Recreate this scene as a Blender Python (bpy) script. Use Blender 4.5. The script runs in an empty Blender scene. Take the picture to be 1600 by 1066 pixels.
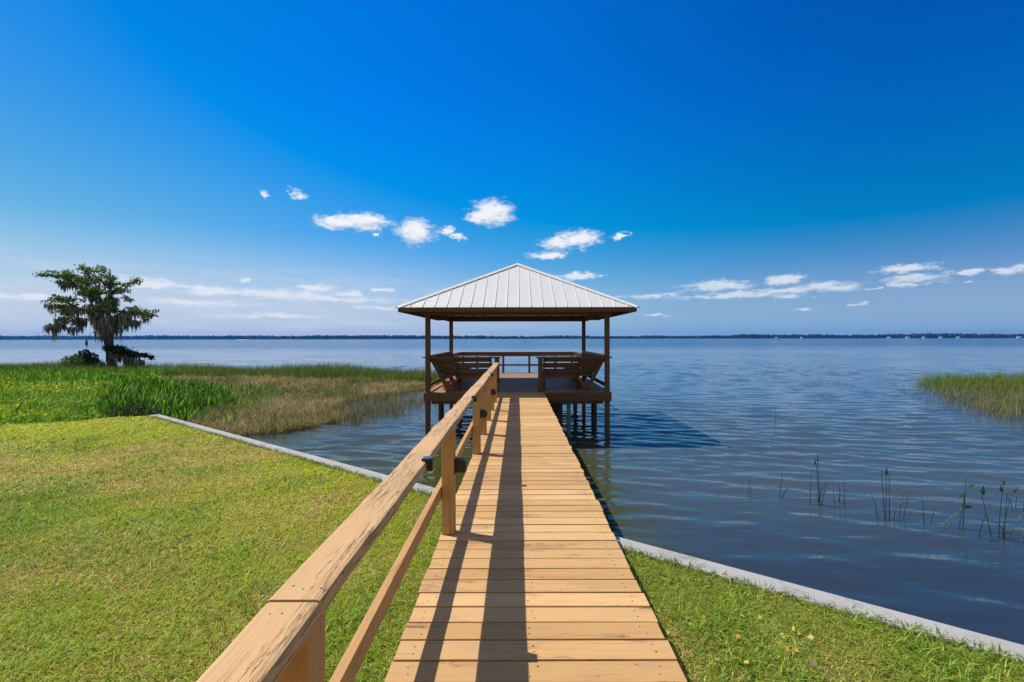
import bpy, bmesh, math, random
import numpy as np
from mathutils import Vector, Matrix
random.seed(7); rng = np.random.default_rng(11)
R = math.radians
sc = bpy.context.scene
col = sc.collection

# ---------------------------------------------------------------- camera
cam_d = bpy.data.cameras.new('camera'); cam = bpy.data.objects.new('camera', cam_d); col.objects.link(cam)
cam.location = (0, 0, 1.45)
cam.rotation_euler = (R(90), 0, 0)
cam_d.sensor_width = 36; cam_d.lens = 16.0
cam_d.shift_x = -8.5/1600; cam_d.shift_y = -4.0/1600
cam_d.clip_start = .05; cam_d.clip_end = 30000
cam.rotation_euler.rotate_axis('Z', R(-0.10))
sc.camera = cam
sc.view_settings.view_transform = 'Standard'; sc.view_settings.look = 'None'
sc.view_settings.exposure = 0.0; sc.view_settings.gamma = 1

# ---------------------------------------------------------------- sun and sky
SD = Vector((-.592, .227, 1)).normalized()
elev = math.asin(SD.z); azim = math.atan2(SD.x, SD.y)
sun_d = bpy.data.lights.new('sun', 'SUN'); sun = bpy.data.objects.new('sun', sun_d); col.objects.link(sun)
sun.rotation_euler = (-SD).to_track_quat('-Z', 'Y').to_euler()
sun.location = (-30, 12, 50)
sun_d.energy = 4.6; sun_d.angle = R(.5); sun_d.color = (1, .95, .87)

world = bpy.data.worlds.new('World'); sc.world = world; world.use_nodes = True

class NT:
    """small helper for wiring node trees"""
    def __init__(s, tree): s.t = tree; s.t.nodes.clear()
    def n(s, typ, **kw):
        nd = s.t.nodes.new(typ)
        for k, v in kw.items():
            if k.startswith('i_'): 
                key = k[2:].replace('_', ' ')
                s.put(nd.inputs[key], v)
            elif k.startswith('n') and k[1:].isdigit(): s.put(nd.inputs[int(k[1:])], v)
            else: setattr(nd, k, v)
        return nd
    def put(s, sock, v):
        if isinstance(v, bpy.types.NodeSocket): s.t.links.new(v, sock)
        elif isinstance(v, bpy.types.Node): s.t.links.new(v.outputs[0], sock)
        else:
            if hasattr(sock.default_value, '__len__') and not hasattr(v, '__len__'): v = [v]*len(sock.default_value)
            if hasattr(sock.default_value, '__len__') and len(sock.default_value) == 4 and len(v) == 3: v = (*v, 1)
            sock.default_value = v
    def math(s, op, a, b=0, clamp=False):
        nd = s.t.nodes.new('ShaderNodeMath'); nd.operation = op; nd.use_clamp = clamp
        s.put(nd.inputs[0], a); s.put(nd.inputs[1], b); return nd.outputs[0]
    def vec(s, op, a, b=None, scale=None):
        nd = s.t.nodes.new('ShaderNodeVectorMath'); nd.operation = op
        s.put(nd.inputs[0], a)
        if b is not None: s.put(nd.inputs[1], b)
        if scale is not None: s.put(nd.inputs['Scale'], scale)
        return nd.outputs['Value'] if op in ('LENGTH', 'DOT_PRODUCT') else nd.outputs[0]
    def mix(s, f, a, b, typ='RGBA', blend='MIX'):
        nd = s.t.nodes.new('ShaderNodeMix'); nd.data_type = typ
        if typ == 'RGBA': nd.blend_type = blend; ia, ib, o = 6, 7, 2
        else: ia, ib, o = 2, 3, 0
        s.put(nd.inputs[0], f); s.put(nd.inputs[ia], a); s.put(nd.inputs[ib], b); return nd.outputs[o]
    def sstep(s, v, a, b, lo=0., hi=1.):
        nd = s.t.nodes.new('ShaderNodeMapRange'); nd.interpolation_type = 'SMOOTHSTEP'
        s.put(nd.inputs[0], v); nd.inputs[1].default_value = a; nd.inputs[2].default_value = b
        nd.inputs[3].default_value = lo; nd.inputs[4].default_value = hi; return nd.outputs[0]
    def noise(s, vec, scale, detail=3, rough=.5, dist=0):
        nd = s.t.nodes.new('ShaderNodeTexNoise'); s.put(nd.inputs['Vector'], vec); nd.inputs['Scale'].default_value = scale
        nd.inputs['Detail'].default_value = detail; nd.inputs['Roughness'].default_value = rough
        nd.inputs['Distortion'].default_value = dist; return nd
    def mapping(s, vec, loc=(0,0,0), rot=(0,0,0), scl=(1,1,1)):
        nd = s.t.nodes.new('ShaderNodeMapping'); s.put(nd.inputs[0], vec)
        nd.inputs[1].default_value = loc; nd.inputs[2].default_value = rot; nd.inputs[3].default_value = scl; return nd.outputs[0]

# clouds: (azimuth/height given as picture-free angles) list of centre az, tan(el), half sizes, weight
def cdir(x, y):
    az = math.atan((x-808.5)/711); return az, (528.5-y)/711*math.cos(az), math.cos(az)
CL = [(528,346,34,9,1),(568,345,42,12,1),(650,362,28,18,1),(697,361,16,8,.85),(712,370,20,6,.8),(588,365,10,6,.7),(770,331,31,17,1),(752,338,24,8,1),
 (905,373,33,12,1),(872,380,26,9,1),(858,399,27,6,1),(972,368,14,6,.9),(900,432,30,5,1),(466,304,17,7,.85),(410,304,10,6,.7),(497,449,22,6,.95),
 (542,459,22,6,.9),(600,452,15,4,.85),(232,443,45,9,1),(325,452,32,9,1),(440,459,120,8,.85),(60,464,110,8,.8),(385,437,7,3,.8),(500,466,150,7,.75),
 (1023,463,37,5,.85),(1123,447,50,8,.9),(1154,460,58,7,.8),(1228,437,26,8,.95),(1290,449,54,9,.85),(1236,464,26,4,.85),(1418,420,44,8,.9),(1428,433,31,5,.85),
 (1422,445,32,5,.9),(1368,452,13,3,.8),(1507,427,25,6,.85),(1577,425,28,6,.85),(1600,418,22,6,.8),(1521,443,14,3,.75),(1340,475,20,3,.7),(1258,484,26,4,.65),(1030,492,24,4,.65),
 (1150,463,120,6,.74),(1235,454,100,7,.78),(1020,463,60,4,.7),(1430,436,55,12,.72),(300,471,120,7,.66),(430,492,110,7,.66),(590,480,60,5,.66)]
gt = bpy.data.node_groups.new('cloud_field', 'ShaderNodeTree')
gt.interface.new_socket('Vector', in_out='INPUT', socket_type='NodeSocketVector')
gt.interface.new_socket('Field', in_out='OUTPUT', socket_type='NodeSocketFloat')
g = NT(gt); gi = g.n('NodeGroupInput'); go = g.n('NodeGroupOutput')
wn = g.noise(g.mapping(gi.outputs[0], scl=(1, 1.6, 1)), 28, 6, .62)
wn2 = g.noise(g.mapping(gi.outputs[0], scl=(1, 1.6, 1), loc=(3, 1, 0)), 90, 4, .6)
warp = g.vec('SCALE', g.vec('SUBTRACT', wn.outputs['Color'], (.5,.5,.5)), scale=.060)
sepc = g.n('ShaderNodeSeparateXYZ', n0=gi.outputs[0]); vy = g.sstep(sepc.outputs[1], .08, .24, .45, 1.)
vs_ = g.n('ShaderNodeCombineXYZ', n0=1.0, n1=vy, n2=0.0)
warp2 = g.vec('SCALE', g.vec('SUBTRACT', wn2.outputs['Color'], (.5,.5,.5)), scale=.034)
wv = g.vec('ADD', gi.outputs[0], g.vec('MULTIPLY', vs_, g.vec('ADD', g.vec('MULTIPLY', warp, (1.2, .55, 0)), g.vec('MULTIPLY', warp2, (1, .6, 0)))))
best = None
for (x, y, a, b, w) in CL:
    az, v, c = cdir(x, y)
    if y > 415: a *= 1.22
    sx = 1/(a*1.32/711*c*c); sy = 1/(b*1.42/711*c)
    m = g.mapping(wv, loc=(-az*sx, -v*sy, 0), scl=(sx, sy, 0))
    f = g.math('MULTIPLY_ADD', g.vec('LENGTH', m), -1); f.node.inputs[2].default_value = w
    best = f if best is None else g.math('MAXIMUM', best, f)
gt.links.new(best, go.inputs[0])

w = NT(world.node_tree)
sky = w.n('ShaderNodeTexSky', sky_type='NISHITA', sun_disc=False, sun_elevation=elev, sun_rotation=azim, altitude=0, air_density=1.0, dust_density=.35, ozone_density=3.0)
tc = w.n('ShaderNodeTexCoord'); sep = w.n('ShaderNodeSeparateXYZ', n0=tc.outputs['Generated'])
hx = w.math('SQRT', w.math('ADD', w.math('MULTIPLY', sep.outputs[0], sep.outputs[0]), w.math('MULTIPLY', sep.outputs[1], sep.outputs[1])))
tanel = w.math('DIVIDE', sep.outputs[2], w.math('MAXIMUM', hx, .001))
az = w.math('ARCTAN2', sep.outputs[0], sep.outputs[1])
cv = w.n('ShaderNodeCombineXYZ', n0=az, n1=tanel, n2=0.0)
f1 = w.n('ShaderNodeGroup', node_tree=gt); w.put(f1.inputs[0], cv)
f2 = w.n('ShaderNodeGroup', node_tree=gt); w.put(f2.inputs[0], w.vec('ADD', cv, (-.004, .010, 0)))
er = w.noise(w.mapping(cv, scl=(1, 3.2, 1)), 34, 5, .65)
fe = w.math('ADD', f1.outputs[0], w.math('MULTIPLY', w.math('SUBTRACT', er.outputs[0], .52), w.sstep(tanel, .22, .14, .5, 1.9)))
dens = w.math('MULTIPLY', w.sstep(fe, -.05, .70), w.sstep(tanel, .08, .2, .66, 1.))
under_shade = w.sstep(w.math('SUBTRACT', f2.outputs[0], f1.outputs[0]), -.25, .75)  # grey underside shade painted into the cloud colour
# thin haze cloud near the horizon
hn = w.noise(w.mapping(cv, scl=(1.2, 9, 1)), 6, 6, .6)
lowband = w.math('MULTIPLY', w.sstep(tanel, .17, .06), w.sstep(az, .35, -.55))
hz = w.math('MULTIPLY', w.math('MULTIPLY', w.sstep(hn.outputs[0], .42, .68), lowband), .5)
ST = .12
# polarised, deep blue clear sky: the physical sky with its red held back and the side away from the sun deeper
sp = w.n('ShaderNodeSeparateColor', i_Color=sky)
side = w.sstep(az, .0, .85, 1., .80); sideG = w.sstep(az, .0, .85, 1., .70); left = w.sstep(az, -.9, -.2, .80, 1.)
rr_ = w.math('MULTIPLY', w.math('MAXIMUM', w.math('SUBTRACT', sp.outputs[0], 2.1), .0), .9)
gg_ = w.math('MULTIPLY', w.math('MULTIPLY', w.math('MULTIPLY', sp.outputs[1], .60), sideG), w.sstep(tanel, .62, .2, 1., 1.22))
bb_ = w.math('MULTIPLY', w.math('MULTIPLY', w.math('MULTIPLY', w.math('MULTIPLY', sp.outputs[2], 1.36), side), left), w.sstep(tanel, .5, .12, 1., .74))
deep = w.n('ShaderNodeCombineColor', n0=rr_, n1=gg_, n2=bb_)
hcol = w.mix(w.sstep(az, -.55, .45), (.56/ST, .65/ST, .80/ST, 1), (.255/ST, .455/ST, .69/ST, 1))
pale = w.n('ShaderNodeHueSaturation', i_Saturation=.5, i_Value=.72, i_Color=sky)      # paler sky overhead and behind, out of view, added to make shade less blue
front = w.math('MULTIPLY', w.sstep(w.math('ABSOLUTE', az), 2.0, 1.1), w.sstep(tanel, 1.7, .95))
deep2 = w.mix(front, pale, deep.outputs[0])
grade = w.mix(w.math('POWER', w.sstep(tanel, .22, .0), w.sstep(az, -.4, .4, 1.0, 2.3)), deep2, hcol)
ccol = w.mix(under_shade, (.93/ST, .94/ST, .97/ST, 1), (.62/ST, .68/ST, .79/ST, 1))
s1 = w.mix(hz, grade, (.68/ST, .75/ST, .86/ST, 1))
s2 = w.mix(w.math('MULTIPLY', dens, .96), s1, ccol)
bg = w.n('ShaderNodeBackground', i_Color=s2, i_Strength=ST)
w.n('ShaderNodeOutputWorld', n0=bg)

# ---------------------------------------------------------------- helpers
def tag(o, label=None, cat=None, group=None, kind=None):
    if label: o['label'] = label
    if cat: o['category'] = cat
    if group: o['group'] = group
    if kind: o['kind'] = kind
    return o
def empty(name, loc, label, cat, group=None, rz=0):
    o = bpy.data.objects.new(name, None); col.objects.link(o); o.location = loc; o.rotation_euler = (0, 0, rz)
    o.empty_display_size = .2
    return tag(o, label, cat, group)
def link(name, me, parent=None):
    o = bpy.data.objects.new(name, me); col.objects.link(o)
    if parent: o.parent = parent
    return o

class MB:
    """collects boxes and tubes into one mesh, with a length-wise uv and a random value per piece"""
    def __init__(s): s.v = []; s.f = []; s.uv = []; s.rv = []; s.mi = []
    def poly(s, pts, faces, uvs=None, rnd=None, mi=0):
        b = len(s.v); s.v += [tuple(p) for p in pts]; rnd = random.random() if rnd is None else rnd
        for k, f in enumerate(faces):
            s.f.append([b+i for i in f]); s.mi.append(mi); s.rv += [rnd]*len(f)
            s.uv += (uvs[k] if uvs else [(pts[i][0], pts[i][1]) for i in f])
    def box(s, a, b, M=None, mi=0, rnd=None, jit=0):
        (x0,y0,z0),(x1,y1,z1) = a, b
        P = [Vector((x,y,z)) for x in (x0,x1) for y in (y0,y1) for z in (z0,z1)]
        if jit: P = [p+Vector([random.uniform(-jit, jit) for _ in range(3)]) for p in P]
        F = [(0,1,3,2),(4,6,7,5),(0,4,5,1),(2,3,7,6),(0,2,6,4),(1,5,7,3)]
        d = [abs(x1-x0), abs(y1-y0), abs(z1-z0)]; L = d.index(max(d)); others = [i for i in range(3) if i != L]
        ou, ov = random.uniform(0, 40), random.uniform(0, 40)
        uvs = []
        for fi, f in enumerate(F):
            ax = (0,0,1,1,2,2)[fi]
            if ax == L: uvs.append([(P[i][others[0]]*.2+ou, P[i][others[1]]+ov) for i in f])
            else:
                o2 = [i for i in others if i != ax][0]
                uvs.append([(P[i][L]+ou, P[i][o2]+ov+fi*.37) for i in f])
        if M is not None: P = [M @ p for p in P]
        s.poly(P, F, uvs, rnd, mi)
    def beam(s, p, q, wx, wy, mi=0, up=Vector((0,0,1))):
        """bar from p to q of section wx by wy"""
        p, q = Vector(p), Vector(q); d = (q-p); L = d.length; d.normalize()
        a = d.cross(up)
        if a.length < 1e-3: a = Vector((1,0,0))
        a.normalize(); b = a.cross(d)
        M = Matrix((( a.x, d.x, b.x, p.x),(a.y, d.y, b.y, p.y),(a.z, d.z, b.z, p.z),(0,0,0,1)))
        s.box((-wx/2, 0, -wy/2), (wx/2, L, wy/2), M, mi)
    def tube(s, pts, rad, n=8, mi=0, cap=True, rnd=None):
        pts = [Vector(p) for p in pts]; rings = []; b = len(s.v); rnd = random.random() if rnd is None else rnd
        ref = Vector((1,0,0)); acc = 0; lens = []
        for i, p in enumerate(pts):
            d = (pts[min(i+1, len(pts)-1)]-pts[max(i-1, 0)]).normalized()
            a = d.cross(ref)
            if a.length < .1: a = d.cross(Vector((0,1,0)))
            a.normalize(); c = d.cross(a)
            if i: acc += (p-pts[i-1]).length
            lens.append(acc)
            for k in range(n):
                t = 2*math.pi*k/n; s.v.append(tuple(p+(a*math.cos(t)+c*math.sin(t))*rad[i]))
        for i in range(len(pts)-1):
            for k in range(n):
                k2 = (k+1) % n
                s.f.append([b+i*n+k, b+i*n+k2, b+(i+1)*n+k2, b+(i+1)*n+k]); s.mi.append(mi); s.rv += [rnd]*4
                s.uv += [(lens[i], k/n*.3), (lens[i], (k+1)/n*.3), (lens[i+1], (k+1)/n*.3), (lens[i+1], k/n*.3)]
        if cap:
            for base, rev in ((0, True), ((len(pts)-1)*n, False)):
                f = [b+base+k for k in range(n)]
                if rev: f = f[::-1]
                s.f.append(f); s.mi.append(mi); s.rv += [rnd]*n; s.uv += [(0, 0)]*n
    def build(s, name, mats, parent=None, bevel=0, smooth=False):
        me = bpy.data.meshes.new(name); me.from_pydata(s.v, [], s.f)
        if not isinstance(mats, (list, tuple)): mats = [mats]
        for m in mats: me.materials.append(m)
        me.polygons.foreach_set('material_index', s.mi)
        uv = me.uv_layers.new(name='UVMap'); uv.data.foreach_set('uv', np.array(s.uv, dtype=np.float32).ravel())
        at = me.attributes.new('rnd', 'FLOAT', 'CORNER'); at.data.foreach_set('value', np.array(s.rv, dtype=np.float32))
        if smooth: me.polygons.foreach_set('use_smooth', [True]*len(me.polygons))
        me.update()
        bm = bmesh.new(); bm.from_mesh(me); bmesh.ops.recalc_face_normals(bm, faces=bm.faces); bm.to_mesh(me); bm.free()
        o = link(name, me, parent)
        if bevel:
            md = o.modifiers.new('bevel', 'BEVEL'); md.width = bevel; md.segments = 2; md.limit_method = 'ANGLE'; md.angle_limit = R(50)
        return o

def mesh_np(name, V, F, C, mat, parent=None, smooth=False):
    """V (n,3); F list of arrays of faces with equal side count; C (n,3) colour per vertex"""
    me = bpy.data.meshes.new(name)
    nl = sum(f.size for f in F); npol = sum(len(f) for f in F)
    me.vertices.add(len(V)); me.vertices.foreach_set('co', V.astype(np.float32).ravel())
    me.loops.add(nl); me.loops.foreach_set('vertex_index', np.concatenate([f.ravel() for f in F]).astype(np.int32))
    me.polygons.add(npol)
    ls = []; p = 0
    for f in F:
        k = f.shape[1]; ls.append(p+np.arange(len(f))*k); p += f.size
    me.polygons.foreach_set('loop_start', np.concatenate(ls).astype(np.int32))
    me.update(calc_edges=True)
    a = me.color_attributes.new('Col', 'FLOAT_COLOR', 'POINT')
    C4 = np.ones((len(V), 4), np.float32); C4[:, :3] = C; a.data.foreach_set('color', C4.ravel())
    me.materials.append(mat)
    if smooth: me.polygons.foreach_set('use_smooth', [True]*npol)
    return link(name, me, parent)

def vnoise(x, y, scale, seed=0, octaves=3):
    out = np.zeros_like(x, dtype=float); amp = 1; tot = 0
    for o in range(octaves):
        r = np.random.default_rng(seed+o*17).random((64, 64)); s_ = scale*2**o
        xs, ys = x*s_+100, y*s_+100
        i, j = np.floor(xs).astype(int), np.floor(ys).astype(int); fx, fy = xs-i, ys-j
        fx = fx*fx*(3-2*fx); fy = fy*fy*(3-2*fy)
        g_ = lambda a, b: r[a % 64, b % 64]
        out += amp*((g_(i,j)*(1-fx)+g_(i+1,j)*fx)*(1-fy)+(g_(i,j+1)*(1-fx)+g_(i+1,j+1)*fx)*fy); tot += amp; amp *= .55
    return out/tot

def in_poly(x, y, poly):
    c = np.zeros(len(x), bool); n = len(poly)
    for i in range(n):
        x1, y1 = poly[i]; x2, y2 = poly[(i+1) % n]
        if y1 == y2: continue
        c ^= ((y1 > y) != (y2 > y)) & (x < (x2-x1)*(y-y1)/(y2-y1)+x1)
    return c
def scatter(poly, n, dens=None):
    P = np.array(poly); lo, hi = P.min(0), P.max(0); out = []
    tot = 0
    while tot < n:
        x = rng.uniform(lo[0], hi[0], n); y = rng.uniform(lo[1], hi[1], n); m = in_poly(x, y, poly)
        if dens is not None: m &= rng.random(n) < dens(x, y)
        out.append(np.stack([x[m], y[m]], 1)); tot += m.sum()
    return np.concatenate(out)[:n]

GRASS = [(0, 1.), (.45, .85), (.8, .45), (1, 0)]
SHORT = [(0, .8), (.5, 1.), (1, 0)]
LANCE = [(0, .12), (.42, .14), (.55, .8), (.7, 1.), (.87, .6), (1, 0)]
def blades(name, P, H, W, lean, C, mat, prof=GRASS, parent=None, tipdark=0, curl=1.7, face=None):
    """P (n,3) roots, H heights, W half widths, lean horizontal reach as a share of height"""
    n = len(P); az_ = rng.uniform(0, 2*np.pi, n); d = np.stack([np.cos(az_), np.sin(az_)], 1)
    fa = az_+np.pi/2+rng.normal(0, .5, n) if face is None else face
    s_ = np.stack([np.cos(fa), np.sin(fa)], 1)
    V = []; 
    for (t, wt) in prof:
        c = np.zeros((n, 3)); c[:, :2] = P[:, :2]+d*(lean*H*t**curl)[:, None]; c[:, 2] = P[:, 2]+H*t*(1-.35*np.minimum(lean, 1.5)*t)
        if wt > 0:
            o = np.zeros((n, 3)); o[:, :2] = s_*(W*wt)[:, None]; V += [c-o, c+o]
        else: V.append(c)
    k = len(V); V = np.stack(V, 1).reshape(-1, 3); b = np.arange(n)*k; Q = []
    for i in range((k-1)//2-1):
        Q.append(np.stack([b+2*i, b+2*i+1, b+2*i+3, b+2*i+2], 1))
    T = np.stack([b+k-3, b+k-2, b+k-1], 1)
    tt = []
    for (t, wt) in prof: tt += [t]*(2 if wt > 0 else 1)
    CC = np.repeat(C[:, None, :], k, 1)
    return mesh_np(name, V, [np.concatenate(Q), T] if Q else [T], CC.reshape(-1, 3), mat, parent)

def leaves(name, P, size, C, mat, parent=None, flat=.5, aspect=.5):
    """small folded leaf faces (two triangles) with random attitude"""
    n = len(P); a = rng.normal(size=(n, 3)); a[:, 2] *= flat; a /= np.linalg.norm(a, axis=1)[:, None]
    r = rng.normal(size=(n, 3)); r[:, 2] *= .6; b = np.cross(a, r); b /= np.linalg.norm(b, axis=1)[:, None]
    nn = np.cross(a, b); L = size[:, None]
    V = np.stack([P-a*L, P+b*L*aspect+nn*L*.12, P+a*L, P-b*L*aspect+nn*L*.12], 1).reshape(-1, 3); i = np.arange(n)*4
    F = np.concatenate([np.stack([i, i+1, i+2], 1), np.stack([i, i+2, i+3], 1)])
    return mesh_np(name, V, [F], np.repeat(C, 4, 0), mat, parent)

def pick(cols, n, jit=.15, wts=None):
    cols = np.array(cols); k = rng.choice(len(cols), n, p=wts); c = cols[k]*rng.normal(1, jit, (n, 1))*rng.normal(1, .05, (n, 3))
    return np.clip(c, .003, .9)

# ---------------------------------------------------------------- materials
def new_mat(name):
    m = bpy.data.materials.new(name); m.use_nodes = True; return m, NT(m.node_tree)
def simple(name, color, rough=.6, metal=0, spec=.5, nscale=30, namt=.15, bump=0):
    m, t = new_mat(name); tc = t.n('ShaderNodeTexCoord'); nz = t.noise(tc.outputs['Object'], nscale, 4)
    c = t.mix(nz.outputs[0], tuple(x*(1-namt) for x in color[:3]), tuple(min(1, x*(1+namt)) for x in color[:3]))
    b = t.n('ShaderNodeBsdfPrincipled', i_Base_Color=c, i_Roughness=rough, i_Metallic=metal); b.inputs['Specular IOR Level'].default_value = spec
    if bump: t.put(b.inputs['Normal'], t.n('ShaderNodeBump', i_Strength=.5, i_Distance=bump, i_Height=nz.outputs[0]))
    t.n('ShaderNodeOutputMaterial', n0=b); return m

def wood(name, base, light, dark, crack=.5, dirt=.5, rough=.62, wear=(.30,.27,.24), spec=.3, slitw=.016):
    m, t = new_mat(name)
    uv = t.n('ShaderNodeUVMap', uv_map='UVMap'); rnd = t.n('ShaderNodeAttribute', attribute_name='rnd').outputs['Fac']
    u = uv.outputs[0]
    off = t.n('ShaderNodeCombineXYZ', n0=t.math('MULTIPLY', rnd, 37.), n1=t.math('MULTIPLY', rnd, 91.), n2=rnd)
    v = t.vec('ADD', u, off)
    grain = t.noise(t.mapping(v, scl=(2.2, 55, 1)), 1., 5, .65, .6)
    fine = t.noise(t.mapping(v, scl=(9, 240, 1)), 1., 3, .6)
    blot = t.noise(t.mapping(v, scl=(1.6, 5, 1)), 1.3, 4, .6)
    c = t.mix(rnd, base, light)
    c = t.mix(t.math('MULTIPLY', t.sstep(grain.outputs[0], .48, .75), .55), c, dark)
    c = t.mix(t.math('MULTIPLY', t.sstep(fine.outputs[0], .5, .8), .3), c, dark)
    c = t.mix(t.math('MULTIPLY', t.sstep(blot.outputs[0], .5, .8), .35*dirt*2), c, tuple(x*.62 for x in base[:3]))
    # grey scuffs
    sc_ = t.noise(t.mapping(v, loc=(5, 9, 0), scl=(5, 30, 1)), 1., 5, .7, .4)
    sm = t.noise(t.mapping(v, loc=(1, 2, 0), scl=(1.4, 4, 1)), 1., 2)
    sc2 = t.math('MULTIPLY', t.sstep(sc_.outputs[0], .55, .70), t.sstep(sm.outputs[0], .5, .64))
    c = t.mix(t.math('MULTIPLY', sc2, dirt), c, wear)
    # cracks: thin dark slits along the grain
    cn = t.noise(t.mapping(v, loc=(11, 3, 0), scl=(3.2, 85, 1)), 1., 4, .6, .8)
    cm = t.noise(t.mapping(v, loc=(7, 5, 0), scl=(1.9, 8, 1)), 1., 3, .6)
    slit = t.math('SUBTRACT', 1., t.sstep(t.math('ABSOLUTE', t.math('SUBTRACT', cn.outputs[0], .5)), .002, slitw))
    cr = t.math('MULTIPLY', slit, t.sstep(cm.outputs[0], .66-.18*crack, .78-.18*crack))
    c = t.mix(t.math('MULTIPLY', cr, .68), c, (.05, .03, .018, 1))
    # small pits and specks
    vs = t.n('ShaderNodeTexVoronoi', feature='F1', i_Scale=1.0, i_Vector=t.mapping(v, scl=(11, 26, 1)))
    pk = t.math('MULTIPLY', t.math('SUBTRACT', 1., t.sstep(vs.outputs['Distance'], .05, .13)), t.sstep(t.noise(t.mapping(v, scl=(2, 5, 1)), 1., 2).outputs[0], .52, .62))
    c = t.mix(t.math('MULTIPLY', pk, .7), c, (.06, .035, .02, 1))
    # knots
    vo = t.n('ShaderNodeTexVoronoi', feature='F1', i_Scale=1.0, i_Vector=t.mapping(v, scl=(1.7, 7, 1)))
    kn = t.math('SUBTRACT', 1., t.sstep(vo.outputs['Distance'], .03, .13))
    c = t.mix(t.math('MULTIPLY', kn, .45), c, tuple(x*.4 for x in dark[:3]))
    h = t.math('SUBTRACT', t.math('ADD', t.math('MULTIPLY', grain.outputs[0], .5), t.math('MULTIPLY', fine.outputs[0], .25)), t.math('MULTIPLY', cr, 1.3))
    bp = t.n('ShaderNodeBump', i_Strength=.8, i_Distance=.0035, i_Height=h)
    b = t.n('ShaderNodeBsdfPrincipled', i_Base_Color=c, i_Roughness=rough, i_Normal=bp); b.inputs['Specular IOR Level'].default_value = spec
    t.n('ShaderNodeOutputMaterial', n0=b); return m

M = {}
M['deck'] = wood('painted_deck_wood', (.55, .32, .125), (.76, .48, .215), (.37, .20, .085), .55, .45)
M['cap'] = wood('painted_cap_wood', (.62, .38, .175), (.67, .42, .20), (.46, .26, .12), 1.05, .4, slitw=.020)
M['rail'] = wood('painted_rail_wood', (.54, .295, .110), (.60, .34, .135), (.33, .16, .06), .45, .3)
M['brown'] = wood('brown_stained_wood', (.175, .088, .044), (.22, .115, .058), (.09, .045, .022), .4, .3, .8, (.14, .10, .08), .08)
M['pile'] = wood('dark_piling_wood', (.06, .045, .035), (.08, .06, .045), (.03, .022, .018), .3, .5)
M['gdeck'] = wood('gazebo_deck_wood', (.36, .20, .10), (.43, .25, .13), (.22, .11, .055), .45, .8)
M['nail'] = simple('rusty_nail', (.06, .035, .025), .6, .3)
M['metal'] = None

def metal_roof():
    m, t = new_mat('galvanised_roof_metal'); tc = t.n('ShaderNodeTexCoord')
    n1 = t.noise(t.mapping(tc.outputs['Object'], scl=(3, 1, .6)), 1.5, 5, .6); n2 = t.noise(tc.outputs['Object'], 60, 2)
    c = t.mix(n1.outputs[0], (.64, .635, .63), (.76, .755, .75)); c = t.mix(t.math('MULTIPLY', n2.outputs[0], .25), c, (.5, .5, .5))
    b = t.n('ShaderNodeBsdfPrincipled', i_Base_Color=c, i_Roughness=.48, i_Metallic=.05,
            i_Normal=t.n('ShaderNodeBump', i_Strength=.4, i_Distance=.01, i_Height=n1.outputs[0]))
    t.n('ShaderNodeOutputMaterial', n0=b); return m
M['metal'] = metal_roof()
M['flash'] = simple('white_ridge_flashing', (.72, .72, .73), .4, .1, nscale=8)
M['black'] = simple('black_plastic', (.012, .012, .013), .35, nscale=80)
M['panel'] = simple('solar_cell', (.05, .07, .11), .12, nscale=200)
M['white'] = simple('white_paint', (.78, .78, .76), .5)
M['pvc'] = simple('grey_green_pipe', (.16, .24, .25), .5)
M['orange'] = simple('orange_plastic', (.75, .20, .03), .45)

def concrete():
    m, t = new_mat('weathered_concrete'); tc = t.n('ShaderNodeTexCoord'); o = tc.outputs['Object']
    n1 = t.noise(o, 1.3, 6, .6); n2 = t.noise(o, 45, 4, .7); n3 = t.noise(o, 6, 5, .65)
    c = t.mix(n1.outputs[0], (.33, .325, .315), (.47, .46, .45)); c = t.mix(t.math('MULTIPLY', t.sstep(n3.outputs[0], .50, .70), .6), c, (.20, .19, .165))
    c = t.mix(t.math('MULTIPLY', t.sstep(n2.outputs[0], .55, .8), .35), c, (.33, .32, .31))
    b = t.n('ShaderNodeBsdfPrincipled', i_Base_Color=c, i_Roughness=.85, i_Normal=t.n('ShaderNodeBump', i_Strength=.6, i_Distance=.004, i_Height=n2.outputs[0]))
    t.n('ShaderNodeOutputMaterial', n0=b); return m
M['concrete'] = concrete()

def foliage(name, trans=.35, rough=.5, spec=.3):
    m, t = new_mat(name); c = t.n('ShaderNodeVertexColor', layer_name='Col').outputs[0]
    b = t.n('ShaderNodeBsdfPrincipled', i_Base_Color=c, i_Roughness=rough); b.inputs['Specular IOR Level'].default_value = spec
    tl = t.n('ShaderNodeBsdfTranslucent', i_Color=t.mix(1., c, (1.25, 1.25, .75, 1), blend='MULTIPLY'))
    mx = t.n('ShaderNodeMixShader', n0=trans, n1=b, n2=tl); t.n('ShaderNodeOutputMaterial', n0=mx); return m
M['grass'] = foliage('grass_blade', .4); M['leaf'] = foliage('leaf', .3); M['dry'] = foliage('dry_stalk', .3, .8, .1)
M['moss'] = foliage('spanish_moss', .15, .95, .05); M['far'] = foliage('far_tree_foliage', 0, .9, .1)

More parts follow.
